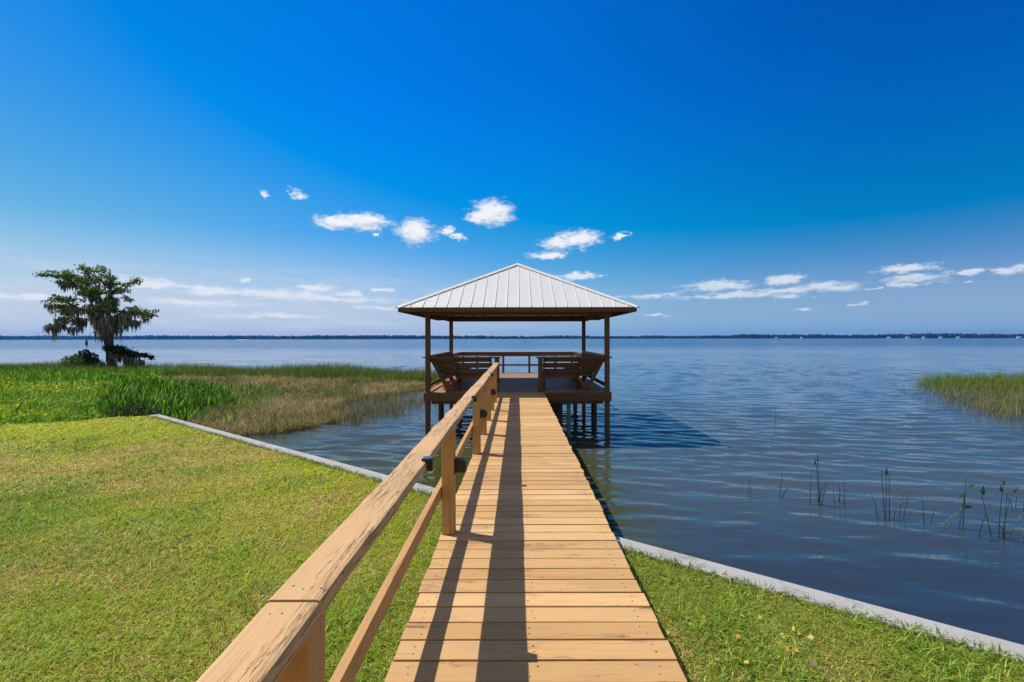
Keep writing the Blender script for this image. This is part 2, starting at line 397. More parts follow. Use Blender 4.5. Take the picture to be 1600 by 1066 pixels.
def ground_mat(name, c1, c2, c3, s1=.5, s2=40):
    m, t = new_mat(name); tc = t.n('ShaderNodeTexCoord'); o = tc.outputs['Object']
    n1 = t.noise(o, s1, 5, .6); n2 = t.noise(o, s2, 4, .7)
    c = t.mix(t.sstep(n1.outputs[0], .38, .62), c1, c2); c = t.mix(t.sstep(n2.outputs[0], .42, .68), c, c3)
    b = t.n('ShaderNodeBsdfPrincipled', i_Base_Color=c, i_Roughness=.95, i_Normal=t.n('ShaderNodeBump', i_Strength=1., i_Distance=.03, i_Height=n2.outputs[0]))
    b.inputs['Specular IOR Level'].default_value = .1
    t.n('ShaderNodeOutputMaterial', n0=b); return m
M['lawn'] = ground_mat('lawn_thatch', (.28, .27, .04), (.42, .32, .08), (.15, .11, .03), 1.2, 50)
M['marsh'] = ground_mat('marsh_soil', (.07, .09, .02), (.12, .10, .04), (.04, .035, .015), .4, 12)
M['shore'] = ground_mat('shore_soil', (.05, .08, .03), (.08, .09, .04), (.04, .05, .03), .01, .2)

# ---------------------------------------------------------------- water
WZ = -1.16
def water_mat():
    m, t = new_mat('lake_water'); geo = t.n('ShaderNodeNewGeometry'); p = geo.outputs['Position']
    s = t.n('ShaderNodeSeparateXYZ', n0=p)
    w2 = t.noise(t.mapping(p, loc=(3, 7, 0), rot=(0, 0, R(6)), scl=(1.1, 4.2, 1)), 1., 2, .45, .3)
    w3 = t.noise(t.mapping(p, rot=(0, 0, R(-16)), scl=(4, 13, 1)), 1., 2, .5, .2)
    patch = t.noise(t.mapping(p, scl=(.06, .16, 1)), 1., 3, .5)
    pa = t.sstep(patch.outputs[0], .35, .65, .5, 1.3)
    calm = t.sstep(s.outputs[1], 2.0, 12.0, .25, 1.0)
    h = t.math('ADD', t.math('MULTIPLY', w2.outputs[0], .036), t.math('MULTIPLY', w3.outputs[0], .0055))
    h = t.math('MULTIPLY', t.math('MULTIPLY', h, pa), calm)
    bp = t.n('ShaderNodeBump', i_Strength=1., i_Distance=1.0, i_Height=h)
    # open-water chop as a direct slope, so it does not vanish with distance
    wob = t.math('MULTIPLY', t.math('SUBTRACT', t.noise(t.mapping(p, scl=(.006, .02, 1)), 1., 3).outputs[0], .5), 90.)
    yy = t.math('ADD', s.outputs[1], wob)
    wind = t.sstep(yy, 75, 150)
    ch = t.noise(t.mapping(p, rot=(0, 0, R(-4)), scl=(.28, 1.0, 1)), 1., 4, .6, .3)
    ch2 = t.noise(t.mapping(p, scl=(.010, .06, 1)), 1., 4, .6)
    mid = t.sstep(s.outputs[1], 12, 50)
    slope = t.vec('MULTIPLY', t.vec('SUBTRACT', ch.outputs['Color'], (.5, .5, .5)), (.20, .90, 0))
    amp = t.math('MULTIPLY', mid, t.math('ADD', t.sstep(ch2.outputs[0], .35, .62, .16, .42), t.math('MULTIPLY', wind, 1.1)))
    nrm = t.vec('NORMALIZE', t.vec('SUBTRACT', bp.outputs[0], t.vec('SCALE', slope, scale=amp)))
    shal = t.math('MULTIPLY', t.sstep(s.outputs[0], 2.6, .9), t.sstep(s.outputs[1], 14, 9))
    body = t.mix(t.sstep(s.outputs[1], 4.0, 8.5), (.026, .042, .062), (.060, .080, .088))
    body = t.mix(t.sstep(s.outputs[1], 11, 26), body, (.072, .112, .170))  # mid-lake base colour raised to stand in for missing sky reflection
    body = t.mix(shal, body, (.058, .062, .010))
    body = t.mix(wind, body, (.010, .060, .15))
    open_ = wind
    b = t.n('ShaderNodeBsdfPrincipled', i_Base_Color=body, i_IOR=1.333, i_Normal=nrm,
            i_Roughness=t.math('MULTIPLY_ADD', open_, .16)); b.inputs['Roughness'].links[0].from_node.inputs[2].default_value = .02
    t.n('ShaderNodeOutputMaterial', n0=b); return m
M['water'] = water_mat()
def axis(vals0, step, k, end, tail):
    out = [vals0]
    while out[-1] < end: out.append(out[-1]+max(step, abs(out[-1])*k))
    return out+tail
xp = axis(.0, .055, .0125, 110, [150, 250, 500, 1200, 3000, 9000]); xs = np.array([-v for v in xp[:0:-1]]+xp)
ys = np.array([-60, -25, -10, -5, -2]+axis(0., .06, .0048, 75, [85, 110, 180, 400, 1000, 3000, 9000]))
gx, gy = np.meshgrid(xs, ys); wr = np.random.default_rng(5)
hgt = np.zeros_like(gx); 
dx_ = gx; dy_ = gy+1.0*(vnoise(gx, gy, .10, 9, 2)-.5)
for k in range(90):
    lam = .27*(1.15/.27)**wr.random(); th = R(-101)+wr.normal(0, .26); ph = wr.uniform(0, 2*np.pi)
    am = .0017*lam**.75*(1+.15*np.clip((gy-9)/12, 0, 1))
    kx, ky = math.cos(th)*2*np.pi/lam, math.sin(th)*2*np.pi/lam
    gate = (1+.45*np.clip(1-np.abs(gy-11)/6, 0, 1))*np.clip((lam*70-gy)/14, 0, 1)*np.clip(.40+.60*(gy-2.5)/7+(lam-.6)*.3, .14, 1)
    hgt += am*gate*np.sin(dx_*kx+dy_*ky+ph)
gust = .70+.55*np.clip((vnoise(gx, gy, .05, 23, 3)-.32)*2.6, 0, 1)
hgt *= gust; hgt = hgt+14*hgt*np.abs(hgt)
hgt *= np.clip((78-gy)/15, 0, 1)*np.clip((110-np.abs(gx))/15, 0, 1)*np.clip((gy+3)/3, 0, 1)
V = np.stack([gx.ravel(), gy.ravel(), WZ+hgt.ravel()], 1); nx, ny = len(xs), len(ys)
i_, j_ = np.meshgrid(np.arange(nx-1), np.arange(ny-1)); b0 = (j_*nx+i_).ravel()
F = np.stack([b0, b0+1, b0+nx+1, b0+nx], 1)
o = mesh_np('water', V, [F], np.zeros((len(V), 3)), M['water'], smooth=True)
tag(o, 'blue lake with small ripples stretching to the far shore', kind='structure')

# ---------------------------------------------------------------- lawn, seawall, marsh ground
A = Vector((-8.02, 10.19)); WD = Vector((10.79, -7.70)).normalized(); WN = Vector((-WD.y, WD.x))   # WN points to the water
LZ = -.252
def wl(x): return A.y+(x-A.x)*WD.y/WD.x
edge = [(-8.0, 10.05), (-8.76, 9.9), (-9.1, 9.4), (-10.1, 8.95), (-12, 8.6), (-15, 8.3), (-30, 7)]
lawn_poly = [(20, wl(20)-.2), (-7.85, wl(-7.85)-.2)] + edge + [(-30, -16), (20, -16)]
bm = bmesh.new(); vs = [bm.verts.new((x, y, LZ)) for x, y in lawn_poly]; f = bm.faces.new(vs)
ex = bmesh.ops.extrude_face_region(bm, geom=[f]); bmesh.ops.translate(bm, vec=(0, 0, -1.2), verts=[v for v in ex['geom'] if isinstance(v, bmesh.types.BMVert)])
bmesh.ops.recalc_face_normals(bm, faces=bm.faces)
me = bpy.data.meshes.new('lawn'); bm.to_mesh(me); bm.free(); me.materials.append(M['lawn'])
tag(link('lawn', me), 'flat lawn ground between the house side and the seawall', kind='structure')

sw = empty('seawall', (A.x, A.y, WZ), 'low grey concrete seawall running diagonally along the edge of the lawn', 'wall')
ang = math.atan2(WD.y, WD.x); sw.rotation_euler = (0, 0, ang)
c_ = MB(); x = 0
while x < 34:
    L = 8.7; c_.box((x+.0008, -.185, .84), (x+L-.0008, .0, .932)); x += L
c_.build('concrete_cap', M['concrete'], sw, bevel=.012)
c_ = MB(); c_.box((.02, -.12, -.4), (34, -.03, .838)); c_.build('wall_panel', M['concrete'], sw)

# marsh bank ground
def marsh_h(x, y):
    dl = np.clip((-x-8.5)/3.5, 0, 1)*np.clip((24-y)/10, 0, 1)*np.clip((-x/np.maximum(y, 1)-.78)/.18, 0, 1)
    return WZ-.06+.36*dl+.12*np.clip((-x-9)/6, 0, 1)+.05*vnoise(x, y, .6, 5)
gx, gy = np.meshgrid(np.linspace(-60, -3.5, 100), np.linspace(7.0, 36, 60))
mpoly = [(-60, 7), (-12, 8.4), (-8.7, 10.4), (-8.2, 11.2), (-6.8, 12.9), (-6.2, 14.5), (-6.6, 17), (-6.2, 20), (-5.2, 23), (-5, 27), (-8, 31), (-60, 34)]
inside = in_poly(gx.ravel(), gy.ravel(), mpoly)
gz = np.where(inside, marsh_h(gx.ravel(), gy.ravel()), WZ-.3)
V = np.stack([gx.ravel(), gy.ravel(), gz], 1); nx = 100
F = np.array([[j*nx+i, j*nx+i+1, (j+1)*nx+i+1, (j+1)*nx+i] for j in range(59) for i in range(99)])
o = mesh_np('marsh_ground', V, [F], np.full((len(V), 3), .1), M['marsh'], smooth=True)
tag(o, 'muddy marsh ground left of the pier', kind='structure')

# ---------------------------------------------------------------- lawn grass
def lawn_pts():
    out = []
    # distance rings: density falls with distance
    for (r0, r1, dn) in ((1.9, 3.2, 7600), (3.2, 4.6, 5200), (4.6, 6.5, 3200), (6.5, 9, 1900), (9, 12.5, 1100)):
        x0, x1 = -r1*1.2-.4, r1*1.2+.4; n = int((x1-x0)*(r1-r0)*dn)
        x = rng.uniform(x0, x1, n); y = rng.uniform(r0, r1, n)
        m = (np.abs(x) < y*1.17+.5) & in_poly(x, y, lawn_poly)
        m &= ~((x > -.50) & (x < .62))
        out.append(np.stack([x[m], y[m]], 1))
    return np.concatenate(out)
LP = lawn_pts(); n = len(LP); X, Y = LP[:, 0], LP[:, 1]
dryf = vnoise(X, Y, .45, 3, 4)+.35*vnoise(X, Y, 2.5, 8, 3)-.17
left_dry = np.clip(1-np.abs((Y-5.6)/2.6), 0, 1)*np.clip((-X-1.6)/2.5, 0, 1)
dryf = dryf+.20*left_dry+.13*(X > .6)
pd = np.clip((dryf-.45)*3.0, .07, .85)
isdry = rng.random(n) < pd
far_y = np.clip((Y-3)/5, 0, 1)[:, None]
yel = np.clip(.30+.16*(X < -1)+.75*np.clip((Y-4.5)/4, 0, 1)+1.6*(vnoise(X, Y, .8, 33, 4)-.5)+rng.normal(0, .15, n), 0, 1)[:, None]
Cg = pick([(.17, .34, .02), (.26, .42, .025), (.34, .48, .035), (.11, .22, .015)], n, .2)*(1-yel)+pick([(.50, .62, .022), (.70, .70, .03), (.60, .56, .035)], n, .2)*yel
Cd = pick([(.68, .50, .14), (.78, .58, .20), (.52, .30, .11), (.85, .70, .33)], n, .2)
Cg = np.where((X > .6)[:, None], Cg*np.array([.92, .88, 1.])+np.array([.02, .02, .03]), Cg)
C = np.clip(np.where(isdry[:, None], Cd, Cg)*np.array([.92, 1.0, 1.0]), 0, .85)
dist = np.clip(Y/3.2, 1, 3.2)
H = rng.uniform(.020, .052, n)*np.where(isdry, .7, 1)*(1+.25*(dist-1)*.4)*(.35+1.3*vnoise(X, Y, 3.5, 21, 3)); W = rng.uniform(.0014, .0027, n)*dist
P3 = np.stack([X, Y, np.full(n, LZ)], 1)
tag(blades('lawn_grass', P3, H, W, rng.uniform(.45, 2.0, n), C, M['grass'], SHORT), 'short mown lawn grass, green with dry straw patches', 'grass', kind='stuff')
q = np.concatenate([scatter([(-14, 2.2), (-.6, 2.2), (-.6, 4.6), (-8, 9.8), (-14, 8)], 20000, lambda x, y: np.clip(4*vnoise(x, y, 1.7, 131, 3)-1.9, .02, 1)*np.clip(6/y, .4, 1)), scatter([(.78, 2.2), (3, 2.2), (.8, 3.75)], 2200, lambda x, y: np.clip(4*vnoise(x, y, 1.7, 131, 3)-1.9, .02, 1))])
q = q[in_poly(q[:, 0], q[:, 1], lawn_poly)]; n = len(q)
tag(blades('lawn_tufts', np.concatenate([q, np.full((n, 1), LZ)], 1), rng.uniform(.045, .085, n), rng.uniform(.0022, .004, n)*np.clip(q[:, 1]/3.5, 1, 2), rng.uniform(.5, 1.6, n), pick([(.20, .36, .03), (.30, .44, .05), (.46, .52, .08), (.14, .26, .025)], n, .2), M['grass'], SHORT), 'taller green tufts of grass in the lawn', 'grass', kind='stuff')
# tufts creeping over the cap edge
t_ = rng.uniform(.3, 24, 9000); off = -.185-np.abs(rng.normal(0, .02, 9000))+.012
q = np.stack([A.x+WD.x*t_+WN.x*off, A.y+WD.y*t_+WN.y*off, np.full(9000, LZ+.01)], 1)
k = (rng.random(9000) < vnoise(t_, t_*0, .8, 4, 3)*1.3); q = q[k]; q = q[(q[:, 0] < -.6) | (q[:, 0] > .75)]; n = len(q)
tag(blades('edge_grass', q, rng.uniform(.03, .075, n), rng.uniform(.002, .004, n), rng.uniform(.5, 1.8, n), pick([(.12, .22, .03), (.18, .27, .04), (.35, .30, .12)], n), M['grass'], SHORT),
    'uneven grass fringe growing against the seawall cap', 'grass', kind='stuff')
# fallen yellow leaves
n = 230; q = np.concatenate([scatter([(-5, 2.2), (-.7, 2.2), (-.7, 4.6), (-3.5, 5)], 110), scatter([(.8, 2.2), (2.2, 2.2), (.8, 3.2)], 60), scatter([(-9, 2.5), (-4, 2.5), (-4, 7), (-8, 7)], 60)])
P3 = np.concatenate([q, np.full((n, 1), LZ+.035)], 1); P3[:, 2] += rng.uniform(-.01, .015, n)
tag(leaves('fallen_leaves', P3, rng.uniform(.010, .024, n), pick([(.62, .52, .04), (.60, .42, .05), (.70, .62, .25), (.5, .38, .2)], n), M['leaf'], flat=.2, aspect=.6),
    'small yellow fallen leaves scattered over the lawn', 'leaves', kind='stuff')

# ---------------------------------------------------------------- boardwalk
XL, XR = -.567, .715
bw = empty('boardwalk', (0, 0, 0), 'long narrow boardwalk of tan painted planks leading straight to the gazebo', 'boardwalk')
d = MB(); y = -3.0
def nail(mb, x, y, z):
    r = random.uniform(.0035, .0055); pts = [(x+r*math.cos(k*1.047), y+r*math.sin(k*1.047), z) for k in range(6)] + [(x, y, z+.0012)]
    mb.poly(pts, [(k, (k+1) % 6, 6) for k in range(6)], rnd=.5, mi=1)
GF = 12.22
while y < GF-.1:
    wd = random.choice([.123, .126, .126, .128]); gp = random.choice([.009, .010, .012, .014, .011])
    if abs(y-5.68) < .07: gp = .02
    zt = random.uniform(-.003, .002); x0 = XL+random.uniform(-.006, .008); x1 = XR+random.uniform(-.010, .008)
    Mx = Matrix.Translation((0, y+wd/2, 0)) @ Matrix.Rotation(random.gauss(0, .0018), 4, 'Z') @ Matrix.Rotation(random.gauss(0, .004), 4, 'X')
    d.box((x0, -wd/2, zt-.038), (x1, wd/2, zt), Mx)
    if y < 7:
        for nxp in (XL+.09, .07, XR-.09):
            for ny in (.3, .7): nail(d, nxp+random.uniform(-.02, .02), y+wd*ny+random.uniform(-.01, .01), zt-.0002+.0008)
    y += wd+gp
d.build('decking', [M['deck'], M['nail']], bw, bevel=.004)
for xx in (XL+.06, .05, XR-.06):
    s = MB(); s.box((xx-.02, -3, -.235), (xx+.02, GF-.02, -.0425)); s.build('stringer', M['rail'], bw)
for yy in (5.7, 8.0, 10.3):
    for xx in (XL+.17, XR-.17):
        s = MB(); s.tube([(xx, yy, WZ-.6), (xx, yy, -.24)], [.085, .08], 12); s.build('piling', M['pile'], bw, smooth=False)
    s = MB(); s.box((XL+.02, yy+.09, -.38), (XR-.02, yy+.13, -.237)); s.build('cross_beam', M['rail'], bw)

# ---------------------------------------------------------------- railing
rl = empty('wooden_railing', (-.52, 0, 0), 'tan painted timber handrail on the left side of the boardwalk', 'railing')
RX = -.52
def rel(mb_fn): pass
posts_y = [-1.28, 1.02, 3.36, 5.70, 6.85, 8.02, 9.15, 10.32]
def B(mb, a, b, **k): mb.box((a[0]-RX, a[1], a[2]), (b[0]-RX, b[1], b[2]), **k)
for yy in posts_y:
    s = MB(); B(s, (-.563, yy, -.0), (-.470, yy+.092, .803), jit=.0015); s.build('post', M['rail'], rl, bevel=.005)
CZ0, CZ1 = .805, .847
for (a, b, dz, dx) in ((-3, 1.044, -.003, .0), (1.050, 5.70, 0, .0), (5.706, 10.35, .001, .003), (10.356, 11.35, 0, 0)):
    s = MB()
    # cap plank in short lengths so that its edges can waver and its corners round over
    n = max(2, int((b-a)/.16)); ring = []
    for i in range(n+1):
        yy = a+(b-a)*i/n
        def wob(k): return .0022*math.sin(yy*3.1+k*2)+.0016*math.sin(yy*9.7+k*5)+random.uniform(-.0008, .0008)
        eL = 0
        if 2.7 < yy < 4.3 and a > 1: eL = random.uniform(0, .016)*math.sin((yy-2.7)/1.6*math.pi)    # splintered left edge
        xl, xr = -.578+dx+wob(0)+eL, -.452+dx+wob(1)
        z0, z1 = CZ0+dz, CZ1+dz+.5*wob(2)
        r_ = .009
        prof = [(xl, z0), (xl, z1-r_), (xl+r_*.35, z1-r_*.3), (xl+r_*1.1, z1), (xr-r_*1.3, z1), (xr-r_*.4, z1-r_*.35), (xr, z1-r_*1.2), (xr, z0+.004), (xr-.004, z0)]
        ring.append([Vector((px-RX, yy, pz)) for px, pz in prof])
    m_ = len(ring[0]); pts = [p for rr in ring for p in rr]
    F = [(i*m_+k, i*m_+(k+1) % m_, (i+1)*m_+(k+1) % m_, (i+1)*m_+k) for i in range(n) for k in range(m_)]
    arc = [0]
    for k in range(m_): arc.append(arc[-1]+(ring[0][(k+1) % m_]-ring[0][k]).length)
    o1, o2 = random.uniform(0, 30), random.uniform(0, 30)
    U = [[(pts[i*m_].y+o1, arc[k]+o2), (pts[i*m_].y+o1, arc[k+1]+o2), (pts[(i+1)*m_].y+o1, arc[k+1]+o2), (pts[(i+1)*m_].y+o1, arc[k]+o2)] for i in range(n) for k in range(m_)]
    F += [tuple(range(m_)), tuple(n*m_+k for k in range(m_))]; U += [[(0, 0)]*m_]*2
    s.poly(pts, F, U, rnd=.4)
    if b < 11:
        for yy in (a+.05, b-.05):
            for xx in (-.55, -.515, -.48): nail(s, xx-RX+random.uniform(-.006, .006), yy+random.uniform(-.01, .01), CZ1+dz+.001)
    for yy in posts_y:
        if a < yy < b:
            for xx in (-.54, -.49): nail(s, xx-RX, yy+.045, CZ1+dz+.001)
    s.build('handrail_cap', [M['cap'], M['nail']], rl)
for (a, b) in ((-3, 3.40), (3.404, 8.06), (8.064, 11.35)):
    s = MB(); B(s, (-.604, a, .268), (-.5655, b, .358)); s.build('lower_rail', M['rail'], rl, bevel=.004)
    s = MB(); B(s, (-.602, a, .705), (-.5655, b, .802)); s.build('upper_rail', M['rail'], rl, bevel=.004)

# ---------------------------------------------------------------- solar lights
def cap_light(loc, label):
    t = empty('solar_light', loc, label, 'light', 'solar lights along the handrail')
    s = MB(); s.box((-.022, -.026, .0), (.034, .026, .010)); s.box((.006, -.024, -.05), (.034, .024, -.0005)); s.build('housing', M['black'], t, bevel=.003)
    s = MB(); s.box((-.018, -.022, .0105), (.030, .022, .013)); s.build('solar_panel', M['panel'], t)
    s = MB(); s.box((.010, -.018, -.062), (.030, .018, -.0505)); s.build('lens', M['white'], t)
for (yy, lb) in ((2.26, 'small black solar light clipped to the handrail cap, nearest the camera'), (4.67, 'small black solar light on the handrail edge beyond the second one'.replace('beyond the second one', 'at the second tall post gap')), (7.8, 'farthest small black solar light clipped on the handrail edge near the gazebo')):
    cap_light((-.452, yy, CZ1+.001), lb)
def post_light(yy, label):
    t = empty('step_light', (-.470, yy+.046, .50), label, 'light', 'black lights screwed to the railing posts')
    s = MB(); s.box((.0005, -.045, -.055), (.012, .045, .055)); s.build('back_plate', M['black'], t, bevel=.003)
    s = MB()
    prof = [(.0122, -.045), (.075, -.045), (.088, -.02), (.088, .02), (.06, .048), (.0122, .052)]
    pts = [(px, py, pz) for py in (-.04, .04) for px, pz in prof]; k = 6
    s.poly(pts, [tuple(range(k)), tuple(range(k, 2*k))] + [(i, (i+1) % k, k+(i+1) % k, k+i) for i in range(k)]); s.build('housing', M['black'], t, bevel=.006)
    s = MB(); s.box((.0885, -.025, -.014), (.0905, .025, .014)); s.build('solar_panel', M['panel'], t)
post_light(3.36, 'black boxy light on the post nearest the camera, facing the boardwalk')
post_light(5.70, 'black boxy light on the second railing post over the planks')
post_light(8.02, 'black boxy light on the middle railing post, third from the camera')
post_light(10.32, 'black boxy light on the last railing post before the gazebo')

# ---------------------------------------------------------------- gazebo
GY = 12.27; GB = 16.6; GE = 19.25; GX = 2.42
gz_ = empty('gazebo', (0, 0, 0), 'open dock gazebo with a grey metal hip roof on brown posts over the water', 'gazebo')
d = MB(); y = GF+.005
while y < GE:
    wd = .136; x0, x1 = -GX-.07, GX+.07
    zt = random.uniform(-.003, .002); d.box((x0+random.uniform(-.01, .01), y, zt-.038), (x1+random.uniform(-.01, .01), y+wd, zt)); y += wd+.007
d.build('deck', M['gdeck'], gz_, bevel=.003)
def gpart(name, boxes, mat, bevel=.004):
    s = MB()
    for a, b in boxes: s.box(a, b)
    return s.build(name, M[mat], gz_, bevel=bevel)
for a_, b_ in ((XR+.006, GX+.08), (-GX-.08, XL-.006)): gpart('front_fascia', [((a_, GY-.075, -.235), (b_, GY-.037, -.004))], 'brown')
gpart('front_beam', [((-GX+.1, GY+.02, -.32), (GX-.1, GY+.06, -.0405))], 'brown')
for a_, b_ in ((-GX-.11, -GX-.073), (GX+.073, GX+.11)): gpart('side_fascia', [((a_, GY-.03, -.235), (b_, GE, -.004))], 'brown')
for yy in (14.4, 16.6, 19.05): gpart('cross_beam', [((-GX, yy-.06, -.32), (GX, yy-.02, -.0405))], 'brown')
for sx in (-1, 1):
    for yy in (GY, GB):      # roof posts run from lake bed to roof beam
        s = MB(); s.box((sx*GX-.062, yy-.036+.001, WZ-.6), (sx*GX+.062, yy+.088, 2.07), jit=.002); s.build('roof_post', M['brown'], gz_, bevel=.006)
    for yy in (14.4, 19.1):
        s = MB(); s.tube([(sx*GX, yy, WZ-.6), (sx*GX, yy, -.045)], [.095, .09], 12); s.build('piling', M['pile'], gz_)
    for yy in (12.5, 14.4, 16.6, 19.1):
        s = MB(); s.tube([(sx*1.15, yy, WZ-.6), (sx*1.15, yy, -.045)], [.09, .085], 12); s.build('piling', M['pile'], gz_)
s = MB(); s.tube([(1.40, 12.45, WZ-.6), (1.40, 12.45, -.24)], [.055, .055], 12); s.build('drain_pipe', M['pvc'], gz_, smooth=False)
# roof beams, rafters
for a_, b_ in (((-GX-.10, GY-.075, 2.07), (GX+.10, GY-.037, 2.27)), ((-GX-.10, GB+.090, 2.07), (GX+.10, GB+.128, 2.27)), ((-GX-.10, GY-.035, 2.072), (-GX-.063, GB+.088, 2.268)), ((GX+.063, GY-.035, 2.072), (GX+.10, GB+.088, 2.268))):
    gpart('roof_beam', [(a_, b_)], 'brown')
EY0, EY1, EX = GY-.66, GB+.66, 3.07
AP = Vector((0, (EY0+EY1)/2, 3.80)); EZ = 2.25
s = MB()
for k in range(-7, 8):
    xx = k*.41; f_ = 1-abs(xx)/EX
    for (y0, sg) in ((EY0, 1), (EY1, -1)):
        yt = y0+(AP.y-y0)*f_; zt = EZ+(AP.z-EZ)*f_
        s.beam((xx, y0+.04*sg, EZ-.06), (xx, yt, zt-.10), .038, .09)
for k in range(-6, 7):
    yy = AP.y+k*.42; f_ = 1-abs(yy-AP.y)/(AP.y-EY0)
    for sg in (-1, 1):
        xt = sg*EX*(1-f_)
        if f_ > .05: s.beam((sg*(EX-.04), yy, EZ-.06), (xt, yy, EZ+(AP.z-EZ)*f_-.10), .038, .09)
for cx, cy in ((-EX, EY0), (EX, EY0), (-EX, EY1), (EX, EY1)):
    s.beam((cx*.99, cy+(.03 if cy < AP.y else -.03), EZ-.07), (0, AP.y, AP.z-.12), .04, .12)
s.build('rafters', M['brown'], gz_)
# eave fascia boards
s = MB()
s.box((-EX+.02, EY0+.012, EZ-.115), (EX-.02, EY0+.038, EZ-.012)); s.box((-EX+.02, EY1-.038, EZ-.115), (EX-.02, EY1-.012, EZ-.012))
s.box((-EX+.012, EY0+.04, EZ-.116), (-EX+.038, EY1-.04, EZ-.013)); s.box((EX-.038, EY0+.04, EZ-.116), (EX-.012, EY1-.04, EZ-.013))
s.build('eave_board', M['brown'], gz_)
# metal roof: four slopes with raised ribs
corners = [Vector((-EX, EY0, EZ)), Vector((EX, EY0, EZ)), Vector((EX, EY1, EZ)), Vector((-EX, EY1, EZ))]
rf = MB()
def slope(c0, c1):
    e = (c1-c0); L = e.length; e.normalize(); mid = (c0+c1)/2; up = (AP-mid); S = up.length; up.normalize(); nrm = e.cross(up).normalized()
    if nrm.z < 0: nrm = -nrm
    t = .012
    rf.poly([c0, c1, AP, c0-nrm*t, c1-nrm*t, AP-nrm*t], [(0, 1, 2), (5, 4, 3), (0, 3, 4, 1)], rnd=.5)
    P_ = .308; n = int(L/P_)//2
    for k in range(-n, n+1):
        u = k*P_+.04
        frac = 1-abs(u)/(L/2)
        if frac < .03: continue
        a = mid+e*u; b = a+up*S*frac*.995
        w_ = .007; h_ = .020
        pts = [a-e*w_*1.8, a+e*w_*1.8, a+e*w_*.8+nrm*h_, a-e*w_*.8+nrm*h_, b-e*w_*1.8, b+e*w_*1.8, b+e*w_*.8+nrm*h_*.6, b-e*w_*.8+nrm*h_*.6]
        pts = [p+nrm*.0008 for p in pts]
        rf.poly(pts, [(0, 1, 2, 3), (4, 7, 6, 5), (0, 4, 5, 1), (1, 5, 6, 2), (2, 6, 7, 3), (3, 7, 4, 0)], rnd=random.random())
        v = .2
        while v < S*frac-.1:      # screw heads beside each rib
            c = a+up*v+e*.03+nrm*.003; r_ = .009
            rf.poly([c+e*r_, c+up*r_, c-e*r_, c-up*r_, c+nrm*.006], [(0, 1, 4), (1, 2, 4), (2, 3, 4), (3, 0, 4)], rnd=0, mi=1); v += .6
for i in range(4): slope(corners[i], corners[(i+1) % 4])
roof = rf.build('roof', [M['metal'], M['nail']], gz_)
hp = MB()
for c in corners:
    d_ = (c-AP).normalized(); side = d_.cross(Vector((0, 0, 1))).normalized()
    a, b = AP+Vector((0, 0, .045)), c+Vector((0, 0, .035))+d_*.02
    wv_ = side*.10; dn = Vector((0, 0, -.050)); th = Vector((0, 0, -.006))
    pts = [a, a+wv_+dn, a-wv_+dn, b, b+wv_+dn, b-wv_+dn]; pts += [p+th for p in pts]
    hp.poly(pts, [(0, 1, 4, 3), (0, 3, 5, 2), (6, 9, 10, 7), (6, 8, 11, 9), (1, 7, 10, 4), (2, 5, 11, 8), (3, 4, 10, 9), (3, 9, 11, 5)], rnd=.5)
s_ = hp.build('hip_flashing', M['flash'], roof)

# gazebo railings
def rail_line(name, p, q, z0=.0, top=.845, mids=(.40,), n=3, th=.038):
    r_ = MB(); p, q = Vector(p), Vector(q)
    return p, q
gr = MB()
GRY = GE-.08
gr.box((-GX-.06, GRY-.06, .847), (GX+.06, GRY+.08, .885)); gr.box((-GX, GRY-.022, .70), (GX, GRY+.016, .845)); gr.box((-GX, GRY-.022, .30), (GX, GRY+.016, .37))
gr.build('back_railing', M['brown'], gz_, bevel=.004)
for xx in (-2.3, -1.7, -.6, .5, 1.6, 2.3):
    s = MB(); s.box((xx-.045+.3*0, GRY+.018, 0), (xx+.045, GRY+.10, .845)); s.build('baluster_post', M['brown'], gz_, bevel=.004)
for sx in (-1, 1):
    s = MB(); s.box((sx*GX-.05, GB+.13, .847), (sx*GX+.07, GRY-.062, .885)); s.box((sx*GX-.02, GB+.13, .70), (sx*GX+.02, GRY-.062, .845)); s.box((sx*GX-.02, GB+.13, .38), (sx*GX+.02, GRY-.062, .47))
    s.build('side_railing', M['brown'], gz_, bevel=.004)
# front: gate posts and the rail cap with three boards behind the front benches
for (x0, x1, fx0, fx1, g0, g1) in ((.56, .68, .69, GX-.064, .50, GX+.13), (-.62, -.49, -GX+.064, -.63, -GX-.13, -.46)):
    s = MB(); s.box((x0, GY+.0, 0), (x1, GY+.12, .915)); s.build('gate_post', M['brown'], gz_, bevel=.006)
    s = MB(); s.box((g0, GY-.05, .917), (g1, GY+.0, .955)); s.build('front_rail_cap', M['brown'], gz_, bevel=.004)
for sx in (-1, 1):   # side rails beside the long benches
    s = MB(); s.box((sx*GX-.07, GY+.09, .917), (sx*GX+.06, GB-.04, .955)); s.box((sx*GX-.02, GY+.09, .79), (sx*GX+.018, GB-.04, .9165)); s.box((sx*GX-.02, GY+.09, .12), (sx*GX+.018, GB-.04, .22))
    s.build('side_railing', M['brown'], gz_, bevel=.004)

